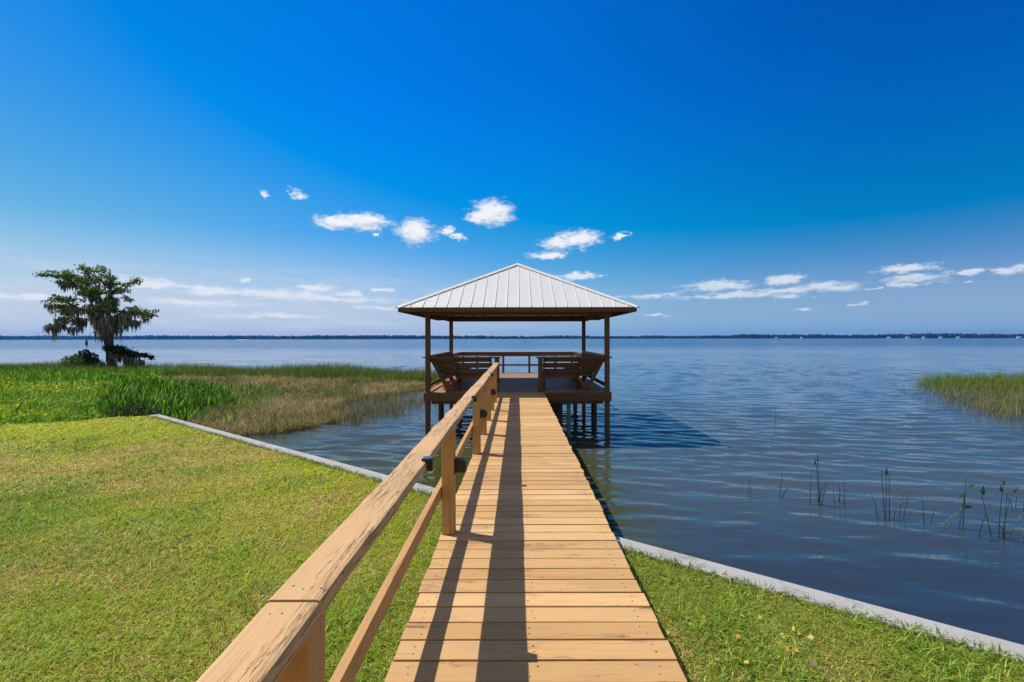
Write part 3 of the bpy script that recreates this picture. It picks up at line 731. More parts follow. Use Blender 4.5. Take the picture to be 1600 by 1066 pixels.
# ---------------------------------------------------------------- benches (backs lean outwards)
def bench(L, loc, rz, label, tight=False, reach=0):
    """bench along local x, sitting direction +y (backrest at y=0 leaning to -y)"""
    t = empty('bench', loc, label, 'bench', 'built in benches around the gazebo floor', rz)
    s = MB()
    for k, y in enumerate((.10, .245, .39)): s.box((0, y-.068, .420), (L, y+.068, .458))
    s.build('seat', M['brown'], t, bevel=.004)
    s = MB(); s.box((0, .46, .33), (L, .498, .4195)); s.box((0, .0, .33), (L, .036, .4195)); s.build('seat_apron', M['brown'], t, bevel=.003)
    s = MB()
    for k in range(4 if tight else 3):
        z = .53+k*.125 if tight else .545+k*.165; y = .01-(z-.458)*.42
        r_ = abs(reach)-.10+.07*k if reach else 0      # the boards run on to meet the slanted end of the long bench
        s.beam((-r_ if reach < 0 else 0, y, z), (L+(r_ if reach > 0 else 0), y, z), .034, (.1335 if tight else .140), up=Vector((0, -.42, 1)).normalized())
    s.build('backrest', M['brown'], t, bevel=.004)
    s = MB(); z = .985; y = .01-(z-.458)*.42; s.box((-.02, y-.085, z-.02), (L+.02, y+.06, z+.016)); s.build('top_rail', M['cap'] if False else M['rail'], t, bevel=.004)
    n = max(2, round(L/1.3)+1)
    for k in range(n):
        x = .03+(L-.06)*k/(n-1)
        s = MB()
        s.beam((x, .26, .0), (x, -.245, .955), .038, .10, up=Vector((0, 1, .4)).normalized()); s.build('back_support', M['brown'], t, bevel=.003)
        s = MB(); s.beam((x+.04, .20, .0), (x+.04, .44, .33), .038, .09, up=Vector((0, 1, .3)).normalized()); s.build('leg', M['brown'], t, bevel=.003)
# side benches run along depth
bench(3.7, (2.13, GY+.14, 0), R(90), 'long dark wooden bench along the right side of the gazebo', True)
bench(3.7, (-2.13, GY+.14+3.7, 0), R(-90), 'long dark wooden bench along the left side of the gazebo', True)
bench(1.0, (.70, GY+.36, 0), 0, 'short dark bench right of the gazebo entrance with its slatted back to the boardwalk', False, .58)
bench(1.0, (-1.70, GY+.36, 0), 0, 'short dark bench left of the gazebo entrance, behind the end of the handrail', False, -.58)
# orange bucket under the left bench
bk = empty('bucket', (-2.02, GY+.62, 0), 'small orange bucket under the left bench of the gazebo', 'bucket')
s = MB(); s.tube([(0,0,.0), (0,0,.004), (0,0,.24)], [.09, .095, .12], 20, cap=False); s.tube([(0,0,.001), (0,0,.006)], [.09, .09], 20); s.build('pail', M['orange'], bk)
s = MB(); s.tube([(.12*math.cos(k*math.pi/8), .02, .24-.10*math.sin(k*math.pi/8)) for k in range(9)], [.004]*9, 6); s.build('handle', M['white'], bk)
s = MB(); s.tube([(0,0,.225), (0,0,.245)], [.122, .126], 20, cap=False); s.build('rim', M['orange'], bk)
# roof strap light hanging at the front left corner

# ---------------------------------------------------------------- bald cypress with moss
def bark():
    m, t = new_mat('cypress_bark'); tc = t.n('ShaderNodeTexCoord'); nz = t.noise(t.mapping(tc.outputs['Object'], scl=(5, 5, .8)), 2.5, 5, .7)
    c = t.mix(nz.outputs[0], (.035, .028, .022), (.16, .13, .105))
    b = t.n('ShaderNodeBsdfPrincipled', i_Base_Color=c, i_Roughness=.95, i_Normal=t.n('ShaderNodeBump', i_Strength=1., i_Distance=.08, i_Height=nz.outputs[0]))
    t.n('ShaderNodeOutputMaterial', n0=b); return m
M['bark'] = bark()
TS = .00897*1.0; TZ = -1.0
TY = 34.0; TX = (173-808.5)/711*TY
tree = empty('cypress_tree', (TX, TY, TZ), 'large cypress with two trunks and spreading limbs hung with grey moss in the marsh', 'tree')
def tp(cx, cy, dy=0): return Vector(((cx-735)*TS, dy, (985-cy)*TS))
s = MB()
def limb(pts, r0, r1, seg=8, jit=.0, mb=None):
    P_ = []
    for i in range(len(pts)-1):
        for k in range(4):
            P_.append(Vector(pts[i]).lerp(Vector(pts[i+1]), k/4)+Vector([random.uniform(-jit, jit) for _ in range(3)])*(1 if P_ else 0))
    P_.append(Vector(pts[-1])); n = len(P_)
    (mb or s).tube(P_, [r0+(r1-r0)*(i/(n-1))**.8 for i in range(n)], seg)
s = MB(); limb([tp(745, 1010), tp(742, 960), tp(738, 800), tp(745, 600, -.1), tp(722, 420, -.1), tp(738, 240), tp(722, 140, .1)], .27, .04, 12, .03)
s.tube([tp(748, 1020), tp(746, 960), tp(740, 880)], [.48, .36, .24], 14); s.build('trunk', M['bark'], tree, smooth=True)
s = MB(); limb([tp(690, 1010, .5), tp(668, 850, .5), tp(650, 700, .5), tp(632, 560, .4), tp(620, 400, .3), tp(580, 260, .3), tp(510, 150, .2)], .22, .03, 10, .03); s.build('trunk', M['bark'], tree, smooth=True)
limbs = [([tp(625, 430, .3), tp(540, 320, .0), tp(440, 230, -.3), tp(300, 190, -.5), tp(200, 178, -.6)], .13, .015),
 ([tp(600, 330, .3), tp(560, 220, .8), tp(470, 140, .9), tp(440, 110, 1.)], .09, .01),
 ([tp(735, 300), tp(670, 200, -.4), tp(600, 130, -.6)], .08, .01), ([tp(735, 260), tp(700, 180, .3), tp(625, 95, .4)], .07, .01),
 ([tp(730, 400, -.1), tp(800, 340, -.5), tp(870, 290, -.8), tp(935, 315, -.9)], .10, .012),
 ([tp(735, 330), tp(790, 260, .5), tp(860, 215, .7), tp(895, 215, .7)], .08, .01),
 ([tp(640, 600, .4), tp(560, 490, .0), tp(430, 420, -.4), tp(330, 385, -.6), tp(232, 400, -.6)], .12, .012),
 ([tp(640, 640, .4), tp(520, 560, .6), tp(400, 530, .8), tp(260, 572, .8), tp(190, 592, .8)], .10, .01),
 ([tp(400, 530, .8), tp(300, 545, .9), tp(185, 543, 1.)], .03, .006),
 ([tp(745, 610, -.1), tp(830, 520, -.5), tp(930, 490, -.9), tp(1055, 480, -1.1)], .13, .012),
 ([tp(748, 560, -.1), tp(830, 490, .5), tp(950, 450, .8)], .09, .01),
 ([tp(735, 480, -.1), tp(660, 480, -.9), tp(560, 470, -1.4)], .10, .015), ([tp(735, 450, 0), tp(700, 420, 1.0), tp(620, 360, 1.6)], .09, .01),
 ([tp(590, 640, .3), tp(530, 670, .3), tp(510, 735, .3)], .025, .008), ([tp(620, 330, .3), tp(700, 320, 1.2), tp(790, 380, 1.6)], .08, .01),
 ([tp(878, 560, -.6), tp(880, 700, -.6), tp(882, 800, -.6)], .012, .008)]
for pts, a, b in limbs:
    s = MB(); limb(pts, a, b, 7, .05); s.build('branch', M['bark'], tree, smooth=True)
PADS = [(230,180,45,16),(300,185,60,22),(370,190,60,28),(440,205,50,28),(475,135,45,18),(545,135,32,18),(612,130,42,22),(685,132,30,14),(500,190,50,25),(620,225,70,32),(560,245,50,25),(700,250,30,30),
 (800,215,60,24),(850,210,42,26),(870,258,40,20),(912,315,28,10),(760,300,50,30),(830,380,34,25),(680,320,60,35),(740,340,50,38),(810,425,28,20),(245,400,18,6),(310,388,45,22),(390,385,60,26),(450,395,50,25),
 (432,500,42,28),(340,560,58,32),(490,450,50,25),(560,470,60,22),(640,490,60,22),(720,450,50,30),(820,500,70,28),(900,490,70,28),(970,500,60,28),(1028,512,30,24),(950,450,32,12),(1045,480,20,12),(640,370,45,30),(720,200,30,30),
 (410,250,35,22),(470,300,35,28),(560,350,30,25),(790,470,40,20)]
PP = []; 
for (cx, cy, rx, ry) in PADS:
    n = int(rx*ry*.15)+9
    c0 = tp(cx, cy, random.uniform(-.9, .9)+(0 if abs(cx-700) > 300 else random.uniform(-.7, .7)))
    nsub = max(2, n//26)
    for _ in range(nsub):      # leaf tufts inside the pad, gaps between them
        a, b, c = rng.normal(0, .55, 3); q = np.array(c0)+np.array([a*rx*TS, b*rx*TS*.9, c*ry*TS])
        m = n//nsub; d_ = rng.normal(0, 1, (m, 3))*np.array([.16, .16, .075]); PP.append(q+d_)
PP = np.concatenate(PP); n = len(PP)
tag(leaves('crown', PP, rng.uniform(.05, .12, n), pick([(.07, .12, .02), (.14, .21, .028), (.26, .33, .045), (.035, .06, .015)], n, .2), M['leaf'], tree, flat=1.2, aspect=.5))
MOSS = [(400,230,25,100),(432,255,15,100),(480,300,30,120),(550,345,25,120),(320,430,24,90),(375,430,24,110),(335,590,42,115),(420,545,36,150),(455,540,20,120),(500,460,32,120),(560,500,42,150),(606,520,26,240),(640,400,42,120),
 (722,370,42,210),(715,560,22,150),(760,560,26,190),(800,530,32,180),(850,550,32,160),(880,560,20,120),(945,560,18,80),(980,530,10,90),(628,600,22,200),(700,250,22,60),(285,590,16,55),(580,430,30,110),(690,470,24,120),(820,520,60,90),(910,520,30,90),(240,600,10,35),(638,640,26,170),(722,620,24,150),(300,600,26,90),(360,540,26,120),(440,620,24,80),(330,440,30,110),(400,200,14,120),(500,290,24,120)]
def moss(mlist, frame, parent, yj=.8, name='hanging_moss'):
    P_, H_, W_ = [], [], []
    for (cx, cy, hw, ln) in mlist:
        d0 = random.uniform(-yj, yj)
        for _ in range(int(hw*2.3)+10):
            u = random.uniform(-1, 1); q = frame(cx+u*hw, cy+random.uniform(-14, 14), d0+random.gauss(0, .22))
            P_.append(q); H_.append(ln*TS*random.uniform(.35, 1.)*(1-.45*abs(u))); W_.append(random.uniform(.022, .06))
    P_ = np.array([tuple(p) for p in P_]); n = len(P_); H_ = -np.array(H_); W_ = np.array(W_)
    return blades(name, P_, H_, W_, rng.uniform(0, .12, n), pick([(.24, .205, .155), (.34, .30, .24), (.11, .095, .07), (.46, .41, .33)], n, .15, [.35, .3, .2, .15]), M['moss'], [(0, .5), (.2, 1.), (.5, .8), (.8, .5), (1, 0)], parent)
moss(MOSS, tp, tree)
moss([(182, 590, 8, 190), (172, 620, 5, 150)], lambda cx, cy, d: tp(cx-(cy-590)*.25, cy, .8), tree, .05)
moss([(503, 730, 7, 60)], lambda cx, cy, d: tp(cx, cy, .3), tree, .05)

def leafy(name, loc, lobes, cols, label, cat, size=(.05, .10), dens=1., stems=6, group=None, flat=.8, trunk_r=.03):
    """bush: several stems and leaf clumps; lobes = (x, y, z, rx, ry, rz) relative to loc"""
    t = empty(name, loc, label, cat, group); s = MB()
    for k in range(stems):
        l = lobes[k % len(lobes)]; s.tube([(random.uniform(-.1, .1), random.uniform(-.1, .1), -.1), (l[0]*.5, l[1]*.5, l[2]*.5), (l[0], l[1], l[2]+l[5]*.5)], [trunk_r, trunk_r*.6, trunk_r*.2], 6)
    s.build('stem', M['bark'], t)
    P_ = []
    for (x, y, z, rx, ry, rz) in lobes:
        n = int(900*(rx*ry+rx*rz+ry*rz)*dens)
        d_ = rng.normal(size=(n, 3)); d_ /= np.linalg.norm(d_, axis=1)[:, None]; r_ = rng.uniform(.55, 1.08, n)**.7
        q = d_*r_[:, None]; lump = vnoise(d_[:, 0]*2+x*9, d_[:, 2]*2+d_[:, 1]*1.3, 1.4, int(abs(x*77)) % 50, 2)
        q *= (.65+.75*lump)[:, None]
        P_.append(q*np.array([rx, ry, rz])+np.array([x, y, z]))
    P_ = np.concatenate(P_); P_[:, 2] = np.maximum(P_[:, 2], -.05); n = len(P_)
    leaves('foliage', P_, rng.uniform(size[0], size[1], n), pick(cols, n, .2), M['leaf'], t, flat=flat)
    return t
S_ = TS
leafy('shrub', (TX-1.55, TY-.6, TZ+.0), [(-.85, 0, .65, .6, .5, .55), (-.2, .1, .85, .6, .5, .6), (-1.3, .1, .45, .45, .4, .4), (.35, 0, .7, .45, .5, .6)],
      [(.42, .48, .05), (.28, .38, .04), (.13, .19, .03)], 'yellow green bush at the left foot of the mossy cypress', 'shrub', dens=.8)
leafy('shrub', (TX-.45, TY-.75, TZ), [(-.35, 0, .6, .4, .4, .55), (-.75, 0, 1.35, .35, .3, .35), (.1, 0, .5, .45, .4, .5), (-.3, .1, 1.1, .35, .3, .4)],
      [(.03, .05, .014), (.05, .075, .02), (.02, .03, .01)], 'dark green bush wrapped around the trunks of the mossy cypress', 'shrub', dens=.9)
# small leaning cypress to the right
t2 = empty('cypress_tree', (TX+2.35, TY-.4, TZ), 'low leaning mossy cypress beside the foot of the big one', 'tree')
def tp2(cx, cy, dy=0): return tp(cx-1000+735, cy, dy)
s = MB(); limb([tp2(995, 1000), tp2(1012, 930), tp2(1014, 840)], .16, .05, 8, .02); limb([tp2(985, 1000), tp2(980, 930), tp2(960, 890), tp2(900, 830), tp2(800, 790)], .2, .03, 8, .03); s.build('trunk', M['bark'], t2, smooth=True)
s = MB(); limb([tp2(1014, 850), tp2(1050, 835), tp2(1085, 830), tp2(1095, 870)], .04, .01, 6, .01); s.build('branch', M['bark'], t2, smooth=True)
PP = []
for (cx, cy, rx, ry) in [(800,790,40,20),(830,800,45,24),(875,815,50,22),(920,830,45,22),(960,840,40,20),(1085,845,22,16),(1095,865,18,16),(990,850,20,12),(1040,835,16,8),(780,780,30,18)]:
    n = int(rx*ry*.5); PP.append(np.array(tp2(cx, cy, random.uniform(-.3, .3)))+rng.normal(0, .55, (n, 3))*np.array([rx*TS, rx*TS*.7, ry*TS]))
PP = np.concatenate(PP); n = len(PP)
leaves('crown', PP, rng.uniform(.05, .12, n), pick([(.03, .06, .014), (.05, .085, .02), (.02, .035, .012)], n, .2), M['leaf'], t2, flat=1.)
moss([(800,810,28,95),(850,825,25,110),(875,840,22,130),(925,850,24,140),(955,870,20,120),(1000,890,34,110)], tp2, t2, .25)

# ---------------------------------------------------------------- marsh plants
def zmarsh(q, dz=0): return np.stack([q[:, 0], q[:, 1], np.maximum(marsh_h(q[:, 0], q[:, 1]), WZ)+dz-.02], 1)
pick_poly = [(-8.5, 10.6), (-9.0, 12.2), (-10.1, 14.5), (-10.7, 17.3), (-13.2, 20.3), (-17.5, 23), (-21.5, 25), (-19, 21.5), (-16, 18), (-11.6, 12.6), (-9.4, 10.6)]
q = scatter(pick_poly, 11000, lambda x, y: np.clip(2.2*vnoise(x, y, .9, 41, 2)-.45, .08, 1)); n = len(q)
cl = vnoise(q[:, 0], q[:, 1], .5, 31, 2)
P3 = zmarsh(q); cl = cl-.35*np.clip((q[:, 1]-20)/5, 0, 1); C = pick([(.09, .24, .018), (.16, .36, .028), (.32, .52, .045), (.04, .11, .012), (.03, .08, .01)], n, .25)
tag(blades('pickerelweed', P3, rng.uniform(.35, .85, n)*(.6+.7*cl), rng.uniform(.012, .028, n), rng.uniform(.05, .5, n), C, M['leaf'], LANCE), 'dense stand of upright broad green marsh leaves beside the seawall corner', 'marsh plants', kind='stuff')
q = scatter([(-20.5, 24), (-30, 25), (-40, 25), (-40, 31), (-22, 31)], 5000, lambda x, y: np.clip(2*vnoise(x, y, .8, 43, 2)-.4, .05, 1)); n = len(q)
tag(blades('broadleaf_marsh', zmarsh(q), rng.uniform(.45, .85, n), rng.uniform(.03, .05, n), rng.uniform(.1, .5, n), pick([(.09, .24, .02), (.14, .32, .025), (.22, .40, .03)], n, .2), M['leaf'], LANCE), 'distant band of upright green marsh leaves left of the cypress', 'marsh plants', kind='stuff')
q = np.concatenate([scatter([(-8.8, 10.5), (-11.4, 12.4), (-19, 21.5), (-30, 24), (-15, 9.2), (-10.5, 9.4)], 900, lambda x, y: np.clip(4*vnoise(x, y, .8, 141, 3)-2.0, .02, 1)), scatter([(-8.8, 11.2), (-8.0, 12.6), (-9.0, 15.5), (-9.6, 19), (-13, 22), (-19, 25.5), (-12, 19), (-10.3, 15)], 420, lambda x, y: np.clip(4*vnoise(x, y, .8, 142, 3)-1.9, .04, 1))]); n = len(q)
tag(blades('stray_pickerelweed', zmarsh(q), rng.uniform(.3, .75, n), rng.uniform(.012, .026, n), rng.uniform(.1, .7, n), pick([(.12, .30, .025), (.24, .44, .04), (.06, .15, .015)], n, .25), M['leaf'], LANCE), 'loose upright green leaves straying out of the dense stand', 'marsh plants', kind='stuff')
# low round-leaved ground cover
gc_poly = [(-8.8, 10.3), (-9.3, 9.7), (-10.3, 9.2), (-12.2, 8.85), (-15, 8.6), (-19, 8.4), (-34, 24), (-34, 27), (-21, 27), (-17.5, 20), (-11.4, 12.4), (-9.8, 11)]
q = scatter(gc_poly, 60000, lambda x, y: np.clip(10/y, .35, 1)); n = len(q); P3 = zmarsh(q)
lump = vnoise(q[:, 0], q[:, 1], .9, 61, 3); P3[:, 2] += .02+.66*lump**1.3*rng.uniform(.3, 1, n)**.5+np.clip((12-q[:, 1])*.05, 0, .12)
sz = rng.uniform(.018, .040, n)*np.clip(q[:, 1]/11, .8, 1.8)
pal = pick([(.34, .46, .025), (.48, .56, .03), (.24, .40, .025), (.60, .62, .06)], n, .18)
dk = (vnoise(q[:, 0], q[:, 1], .35, 77, 2) > .56)[:, None]
tag(leaves('ground_cover', P3, sz, np.where(dk, pal*np.array([.55, .8, .8]), pal), M['leaf'], flat=1.6, aspect=.85), 'bright yellow green leafy ground cover on the bank behind the lawn', 'ground cover', kind='stuff')
q = scatter(gc_poly, 24000, lambda x, y: np.clip(10/y, .35, 1)); n = len(q); P3 = zmarsh(q)
tag(blades('bank_grass', P3, rng.uniform(.25, .62, n), rng.uniform(.006, .014, n), rng.uniform(.3, 1.2, n), pick([(.20, .36, .02), (.32, .46, .03), (.44, .52, .05), (.12, .22, .015)], n, .2), M['leaf'], GRASS), 'loose green grass mixed through the bank ground cover', 'grass', kind='stuff')
leafy('shrub', (-10.35, 12.0, -1.0), [(0, 0, .42, .42, .35, .34), (-.35, .1, .3, .3, .3, .26), (.4, .1, .38, .32, .3, .3)], [(.035, .06, .02), (.06, .10, .03), (.10, .15, .05), (.02, .035, .012)],
      'dark leafy bush in front of the upright marsh leaves near the seawall corner', 'shrub', size=(.025, .05), dens=2.2, trunk_r=.012)
# dry brown grass
dry_poly = [(-8.6, 11.4), (-7.7, 12.2), (-6.6, 12.3), (-5.95, 13.4), (-5.5, 15), (-7.0, 17.5), (-6.6, 19.5), (-5.6, 21.2), (-4.5, 22.8), (-4.4, 26.5), (-9, 28.5), (-14, 28.5), (-27, 29), (-26, 25), (-20, 25), (-14, 20.5), (-11.2, 17), (-10.2, 14)]
q = scatter(dry_poly, 75000, lambda x, y: np.clip(14/y, .3, 1)*np.clip(2.4*vnoise(x, y, .7, 51, 3)-.35, .12, 1)); n = len(q); X, Y = q[:, 0], q[:, 1]
gr_ = vnoise(X, Y, .35, 91, 3)+.10*np.clip((-X-6)/6, 0, 1)
C = np.where((rng.random(n) < np.clip((gr_-.48)*3.5, .12, .8))[:, None], pick([(.14, .19, .05), (.20, .22, .07), (.09, .13, .03)], n, .2), pick([(.40, .30, .15), (.50, .40, .22), (.26, .17, .09), (.60, .50, .33)], n, .2))
tag(blades('dry_marsh_grass', zmarsh(q), rng.uniform(.2, .52, n)*(.35+1.3*vnoise(X, Y, 1.3, 14, 3)), rng.uniform(.0035, .0085, n)*np.clip(Y/14, 1, 2), rng.uniform(.3, 1.5, n), C, M['dry'], SHORT), 'tangled brown dry marsh grass between the green plants and the open water', 'marsh grass', kind='stuff')
# green reeds along the far edge
q = scatter([(-46, 29), (-24, 28.2), (-14, 27.6), (-8.5, 27), (-4.6, 25.2), (-3.9, 26.5), (-4.2, 29), (-9, 32), (-20, 33.5), (-46, 35)], 42000, lambda x, y: np.clip(2.4*vnoise(x, y, .5, 51, 3)-.3, .2, 1)); n = len(q)
tag(blades('far_reeds', zmarsh(q), rng.uniform(.5, 1.05, n)*(.65+.6*vnoise(q[:, 0], q[:, 1], .25, 15, 2)), rng.uniform(.006, .012, n), rng.uniform(.05, .5, n), pick([(.10, .18, .02), (.16, .25, .035), (.07, .12, .015), (.28, .29, .09)], n, .18), M['leaf'], GRASS), 'long band of green reeds at the outer edge of the marsh', 'reeds', kind='stuff')
# thin reeds standing in open water left of the gazebo
q = scatter([(-6.6, 14.2), (-5.2, 13.5), (-3.2, 15.0), (-3.0, 18), (-3.3, 22), (-4.4, 24), (-5.8, 21.5), (-7.4, 18), (-6.9, 15), (-6.6, 13.2)], 5200, lambda x, y: np.clip(4.5*vnoise(x, y, .7, 71, 3)-1.7, .03, 1)*np.clip((-x-2.6)/2.6, .06, 1)); n = len(q)
tag(blades('water_reeds', np.concatenate([q, np.full((n, 1), WZ-.03)], 1), rng.uniform(.15, .6, n), rng.uniform(.003, .0055, n), rng.uniform(.05, .9, n), pick([(.12, .13, .05), (.30, .25, .14), (.40, .33, .2), (.06, .08, .03)], n, .2), M['dry'], GRASS), 'thin sparse reed stems standing in the shallow water left of the gazebo', 'reeds', kind='stuff')
# reed bed on the right
rb = [(22.6, 26.2), (17.6, 18.6), (16.2, 15.9), (15.3, 14.4), (16.8, 13.2), (30, 13.2), (44, 22), (44, 27.5), (33, 28)]
q = scatter(rb, 42000, lambda x, y: np.clip(2.6*vnoise(x, y, .5, 81, 3)-.5, .1, 1)*np.clip((x-(y*.86))/2.0-.25*0, .06, 1)*np.clip((y-13)/3, .3, 1)); n = len(q); X, Y = q[:, 0], q[:, 1]
fr = rng.random(n) < np.clip((Y-20.6+rng.normal(0, 1.4, n))/4, .10, .92)
C = np.where(fr[:, None], pick([(.10, .17, .025), (.16, .24, .035), (.24, .29, .05)], n, .18), pick([(.30, .25, .13), (.22, .19, .09), (.38, .33, .20), (.14, .17, .06)], n, .2))
tag(blades('right_reeds'.replace('right_', 'lake_'), np.concatenate([q, np.full((n, 1), WZ-.03)], 1), rng.uniform(.25, .6, n)*np.where(fr, 1.55, .95), rng.uniform(.004, .008, n), rng.uniform(.1, .8, n), C, M['dry'], GRASS), 'patch of green and straw coloured reeds in the lake at the right', 'reeds', kind='stuff')

q = scatter([(21.0, 26), (15.8, 17.8), (14.6, 15.2), (14.0, 12.6), (19, 11.6), (30, 13), (23, 22)], 2600, lambda x, y: np.clip(4.5*vnoise(x, y, .8, 171, 3)-1.8, .02, 1)); n = len(q)
tag(blades('straggling_reeds', np.concatenate([q, np.full((n, 1), WZ-.03)], 1), rng.uniform(.15, .5, n), rng.uniform(.003, .006, n), rng.uniform(.1, 1.1, n), pick([(.12, .13, .05), (.34, .29, .16), (.20, .18, .09), (.06, .08, .03)], n, .2), M['dry'], GRASS), 'thin straggling dry reeds in front of the right reed patch', 'reeds', kind='stuff')

# ---------------------------------------------------------------- single stems in the near water, each clump a thing
stem_m = simple('green_reed_stem', (.028, .050, .024), .5, nscale=8)
def clump(x, y, specs, label, heads=()):
    t = empty('reed_clump', (x, y, WZ), label, 'reed', 'thin reed clumps in the near water at the right')
    for (dx, dy, h, lean, bend) in specs:
        s = MB(); pts = []; n = 9
        for k in range(n+1):
            u = k/n; pts.append((dx+lean*u+bend*u**3, dy, -.15+(h+.15)*(u-.32*abs(bend)*u**3/max(.3, h))))
        s.tube(pts, [.0046*(1-.7*k/n)+.0015 for k in range(n+1)], 5); s.build('stem', stem_m, t)
    for (dx, dz, sz, ang) in heads:
        s = MB(); a = R(ang); ux, uz = math.sin(a), math.cos(a); w_ = sz*.17
        pts = [(dx, 0, dz), (dx+ux*sz*.4-uz*w_, .01, dz+uz*sz*.4+ux*w_), (dx+ux*sz*.4+uz*w_, .012, dz+uz*sz*.4-ux*w_), (dx+ux*sz, .0, dz+uz*sz), (dx+ux*sz*.45, -.018, dz+uz*sz*.45)]
        s.poly(pts, [(0, 2, 4), (0, 4, 1), (4, 2, 3), (1, 4, 3), (0, 1, 3, 2)]); s.build('leaf', stem_m, t)
def wpt(x, y): z = 1856/(y-528.5); return (x-808.5)/711*z, z
def rs(n, h, spread, l=.25): return [(random.uniform(-spread, spread), random.uniform(-.1, .1), random.uniform(.45, 1)*h, random.uniform(-l, l), random.uniform(-l, l)*.5) for _ in range(n)]
random.seed(21)
clump(*wpt(1562, 842), [(-.02, 0, .72, .02, .05), (.02, .02, .62, .12, .05), (0, -.03, .60, .06, .0), (-.05, .03, .62, -.16, -.02), (.04, 0, .42, .10, -.42), (.10, .02, .38, .15, .1), (-.3, .0, .52, .10, .1), (.2, 0, .3, .22, .1)], 'largest reed clump with arrow shaped leaves, nearest the right edge of the photo',
      [(.04, .69, .11, 20), (.02, .60, .10, -5), (.19, .58, .12, 25), (-.21, .55, .15, -2), (-.35, .40, .16, -80)])
clump(*wpt(1500, 828), [(-.05, 0, .52, .12, .0), (.02, 0, .70, .06, .0), (-.2, .05, .40, .28, .1), (-.28, .02, .38, .2, .2)], 'reed clump with two bent leaf tips left of the largest one', [(-.02, .42, .14, 55), (.1, .56, .12, 62)])
clump(*wpt(1385, 812), [(-.02, 0, .74, -.06, .0), (0, .02, .72, .01, .0), (.02, -.02, .70, .0, .0), (.08, 0, .40, .05, .18), (.2, .05, .42, .06, .05), (.24, .03, .40, .09, .02), (-.1, .02, .4, -.06, -.05)], 'tall straight reed clump standing in the middle of the row', [(.0, .62, .14, 2)])
clump(*wpt(1445, 818), [(0, 0, .34, -.05, .02), (.06, .02, .42, .12, .1)], 'two stemmed low reed clump between taller ones')
clump(*wpt(1310, 788), rs(4, .42, .06, .12), 'leaning thin reeds right of the pair with the dark tips')
clump(*wpt(1278, 790), [(0, 0, .72, .0, -.04), (.05, .02, .76, -.05, .0), (-.05, 0, .36, .14, .02), (.02, 0, .40, .1, .03), (-.1, .05, .5, .02, 0), (-.02, .02, .28, .08, 0)], 'reed clump with two tall dark tipped stems', [(-.04, .62, .1, -3), (.0, .66, .1, -2)])
clump(*wpt(1216, 780), [(0, 0, .44, .06, .0), (.01, .02, .22, .1, .06), (.02, 0, .3, .1, .1)], 'small forked reed clump farther left in the water')
clump(*wpt(1168, 778), [(-.02, 0, .30, .05, .0), (.06, .02, .22, .0, .0)], 'faint pair of short reeds, leftmost of the row')
clump(*wpt(1590, 800), rs(3, .4, .08, .1), 'pale distant reeds behind the largest clump at the right edge')
clump(*wpt(1212, 668), [(0, 0, .62, -.02, 0)], 'single thin reed far out in open water right of the boardwalk')

# ---------------------------------------------------------------- far shore
def shore_y(x): return 2450+np.where(x < 0, -x*-.12*-1, 0)-np.clip(-x, 0, 3000)*.16-np.clip(x-500, 0, 3500)*.17+60*np.sin(x*.0021)
fs = MB(); xs = np.linspace(-4200, 4800, 91); pts = []
for x in xs:
    y = float(shore_y(np.array([x]))[0]); pts += [(x, y, WZ-.5), (x, y+8, WZ+1.0), (x, y+900, WZ+9)]
fs.poly(pts, [(i*3+j, (i+1)*3+j, (i+1)*3+j+1, i*3+j+1) for i in range(90) for j in range(2)])
tag(fs.build('far_shore', M['shore']), 'low land on the far side of the lake', kind='structure')
# wood on it: thousands of lumpy crowns as one mass
n = 5200; X = rng.uniform(-4100, 4700, n); dep = rng.uniform(4, 230, n)**1.0; Y = shore_y(X)+dep
hh = (9+9*vnoise(X, Y*0, .004, 5, 4)+rng.uniform(-2.5, 3.5, n))*(1+.35*np.clip(-X/2500, 0, 1))*np.where(X > 1200, 1.15, 1)
ico = bmesh.new(); bmesh.ops.create_icosphere(ico, subdivisions=2, radius=1); iv = np.array([v.co[:] for v in ico.verts]); ifc = np.array([[v.index for v in f.verts] for f in ico.faces]); ico.free()
k = len(iv); rr = rng.uniform(5, 10.5, n)
dis = 1+rng.normal(0, .13, (n, k, 1))
V = iv[None]*dis*np.stack([rr, rr, hh*.55], 1)[:, None]+np.stack([X, Y, WZ+hh*.52], 1)[:, None]
F = (ifc[None]+(np.arange(n)*k)[:, None, None]).reshape(-1, 3)
C = np.repeat(pick([(.012, .035, .022), (.02, .045, .025), (.008, .025, .02)], n, .2), k, 0)
tag(mesh_np('far_trees', V.reshape(-1, 3), [F], C, M['far']), 'dark wooded treeline along the far shore of the lake', 'wood', kind='stuff')
def house(xpx, sz, label):
    az_ = (xpx-808.5)/711; y = 2300.
    for _ in range(8): y = float(shore_y(np.array([az_*y]))[0])-1
    x = az_*y; sz *= .75; t = empty('house', (x, y, WZ+.9), label, 'house', 'pale houses on the far shore'); s = MB(); s.box((-sz, -4, -1), (sz, 4, 4.2)); s.build('wall', M['white'], t)
    s = MB(); s.poly([(-sz*1.05, -4.6, 4.21), (sz*1.05, -4.6, 4.21), (sz*1.05, 4.6, 4.21), (-sz*1.05, 4.6, 4.21), (-sz*.8, 0, 6.8), (sz*.8, 0, 6.8)], [(0, 1, 5, 4), (2, 3, 4, 5), (1, 2, 5), (3, 0, 4), (0, 3, 2, 1)]); s.build('roof', M['concrete'], t)
    s = MB(); 
    for k in (-.6, -.1, .45): s.box((sz*k-.7, -4.05, .8), (sz*k+.7, -4.01, 2.6))
    s.build('window', M['panel'], t)
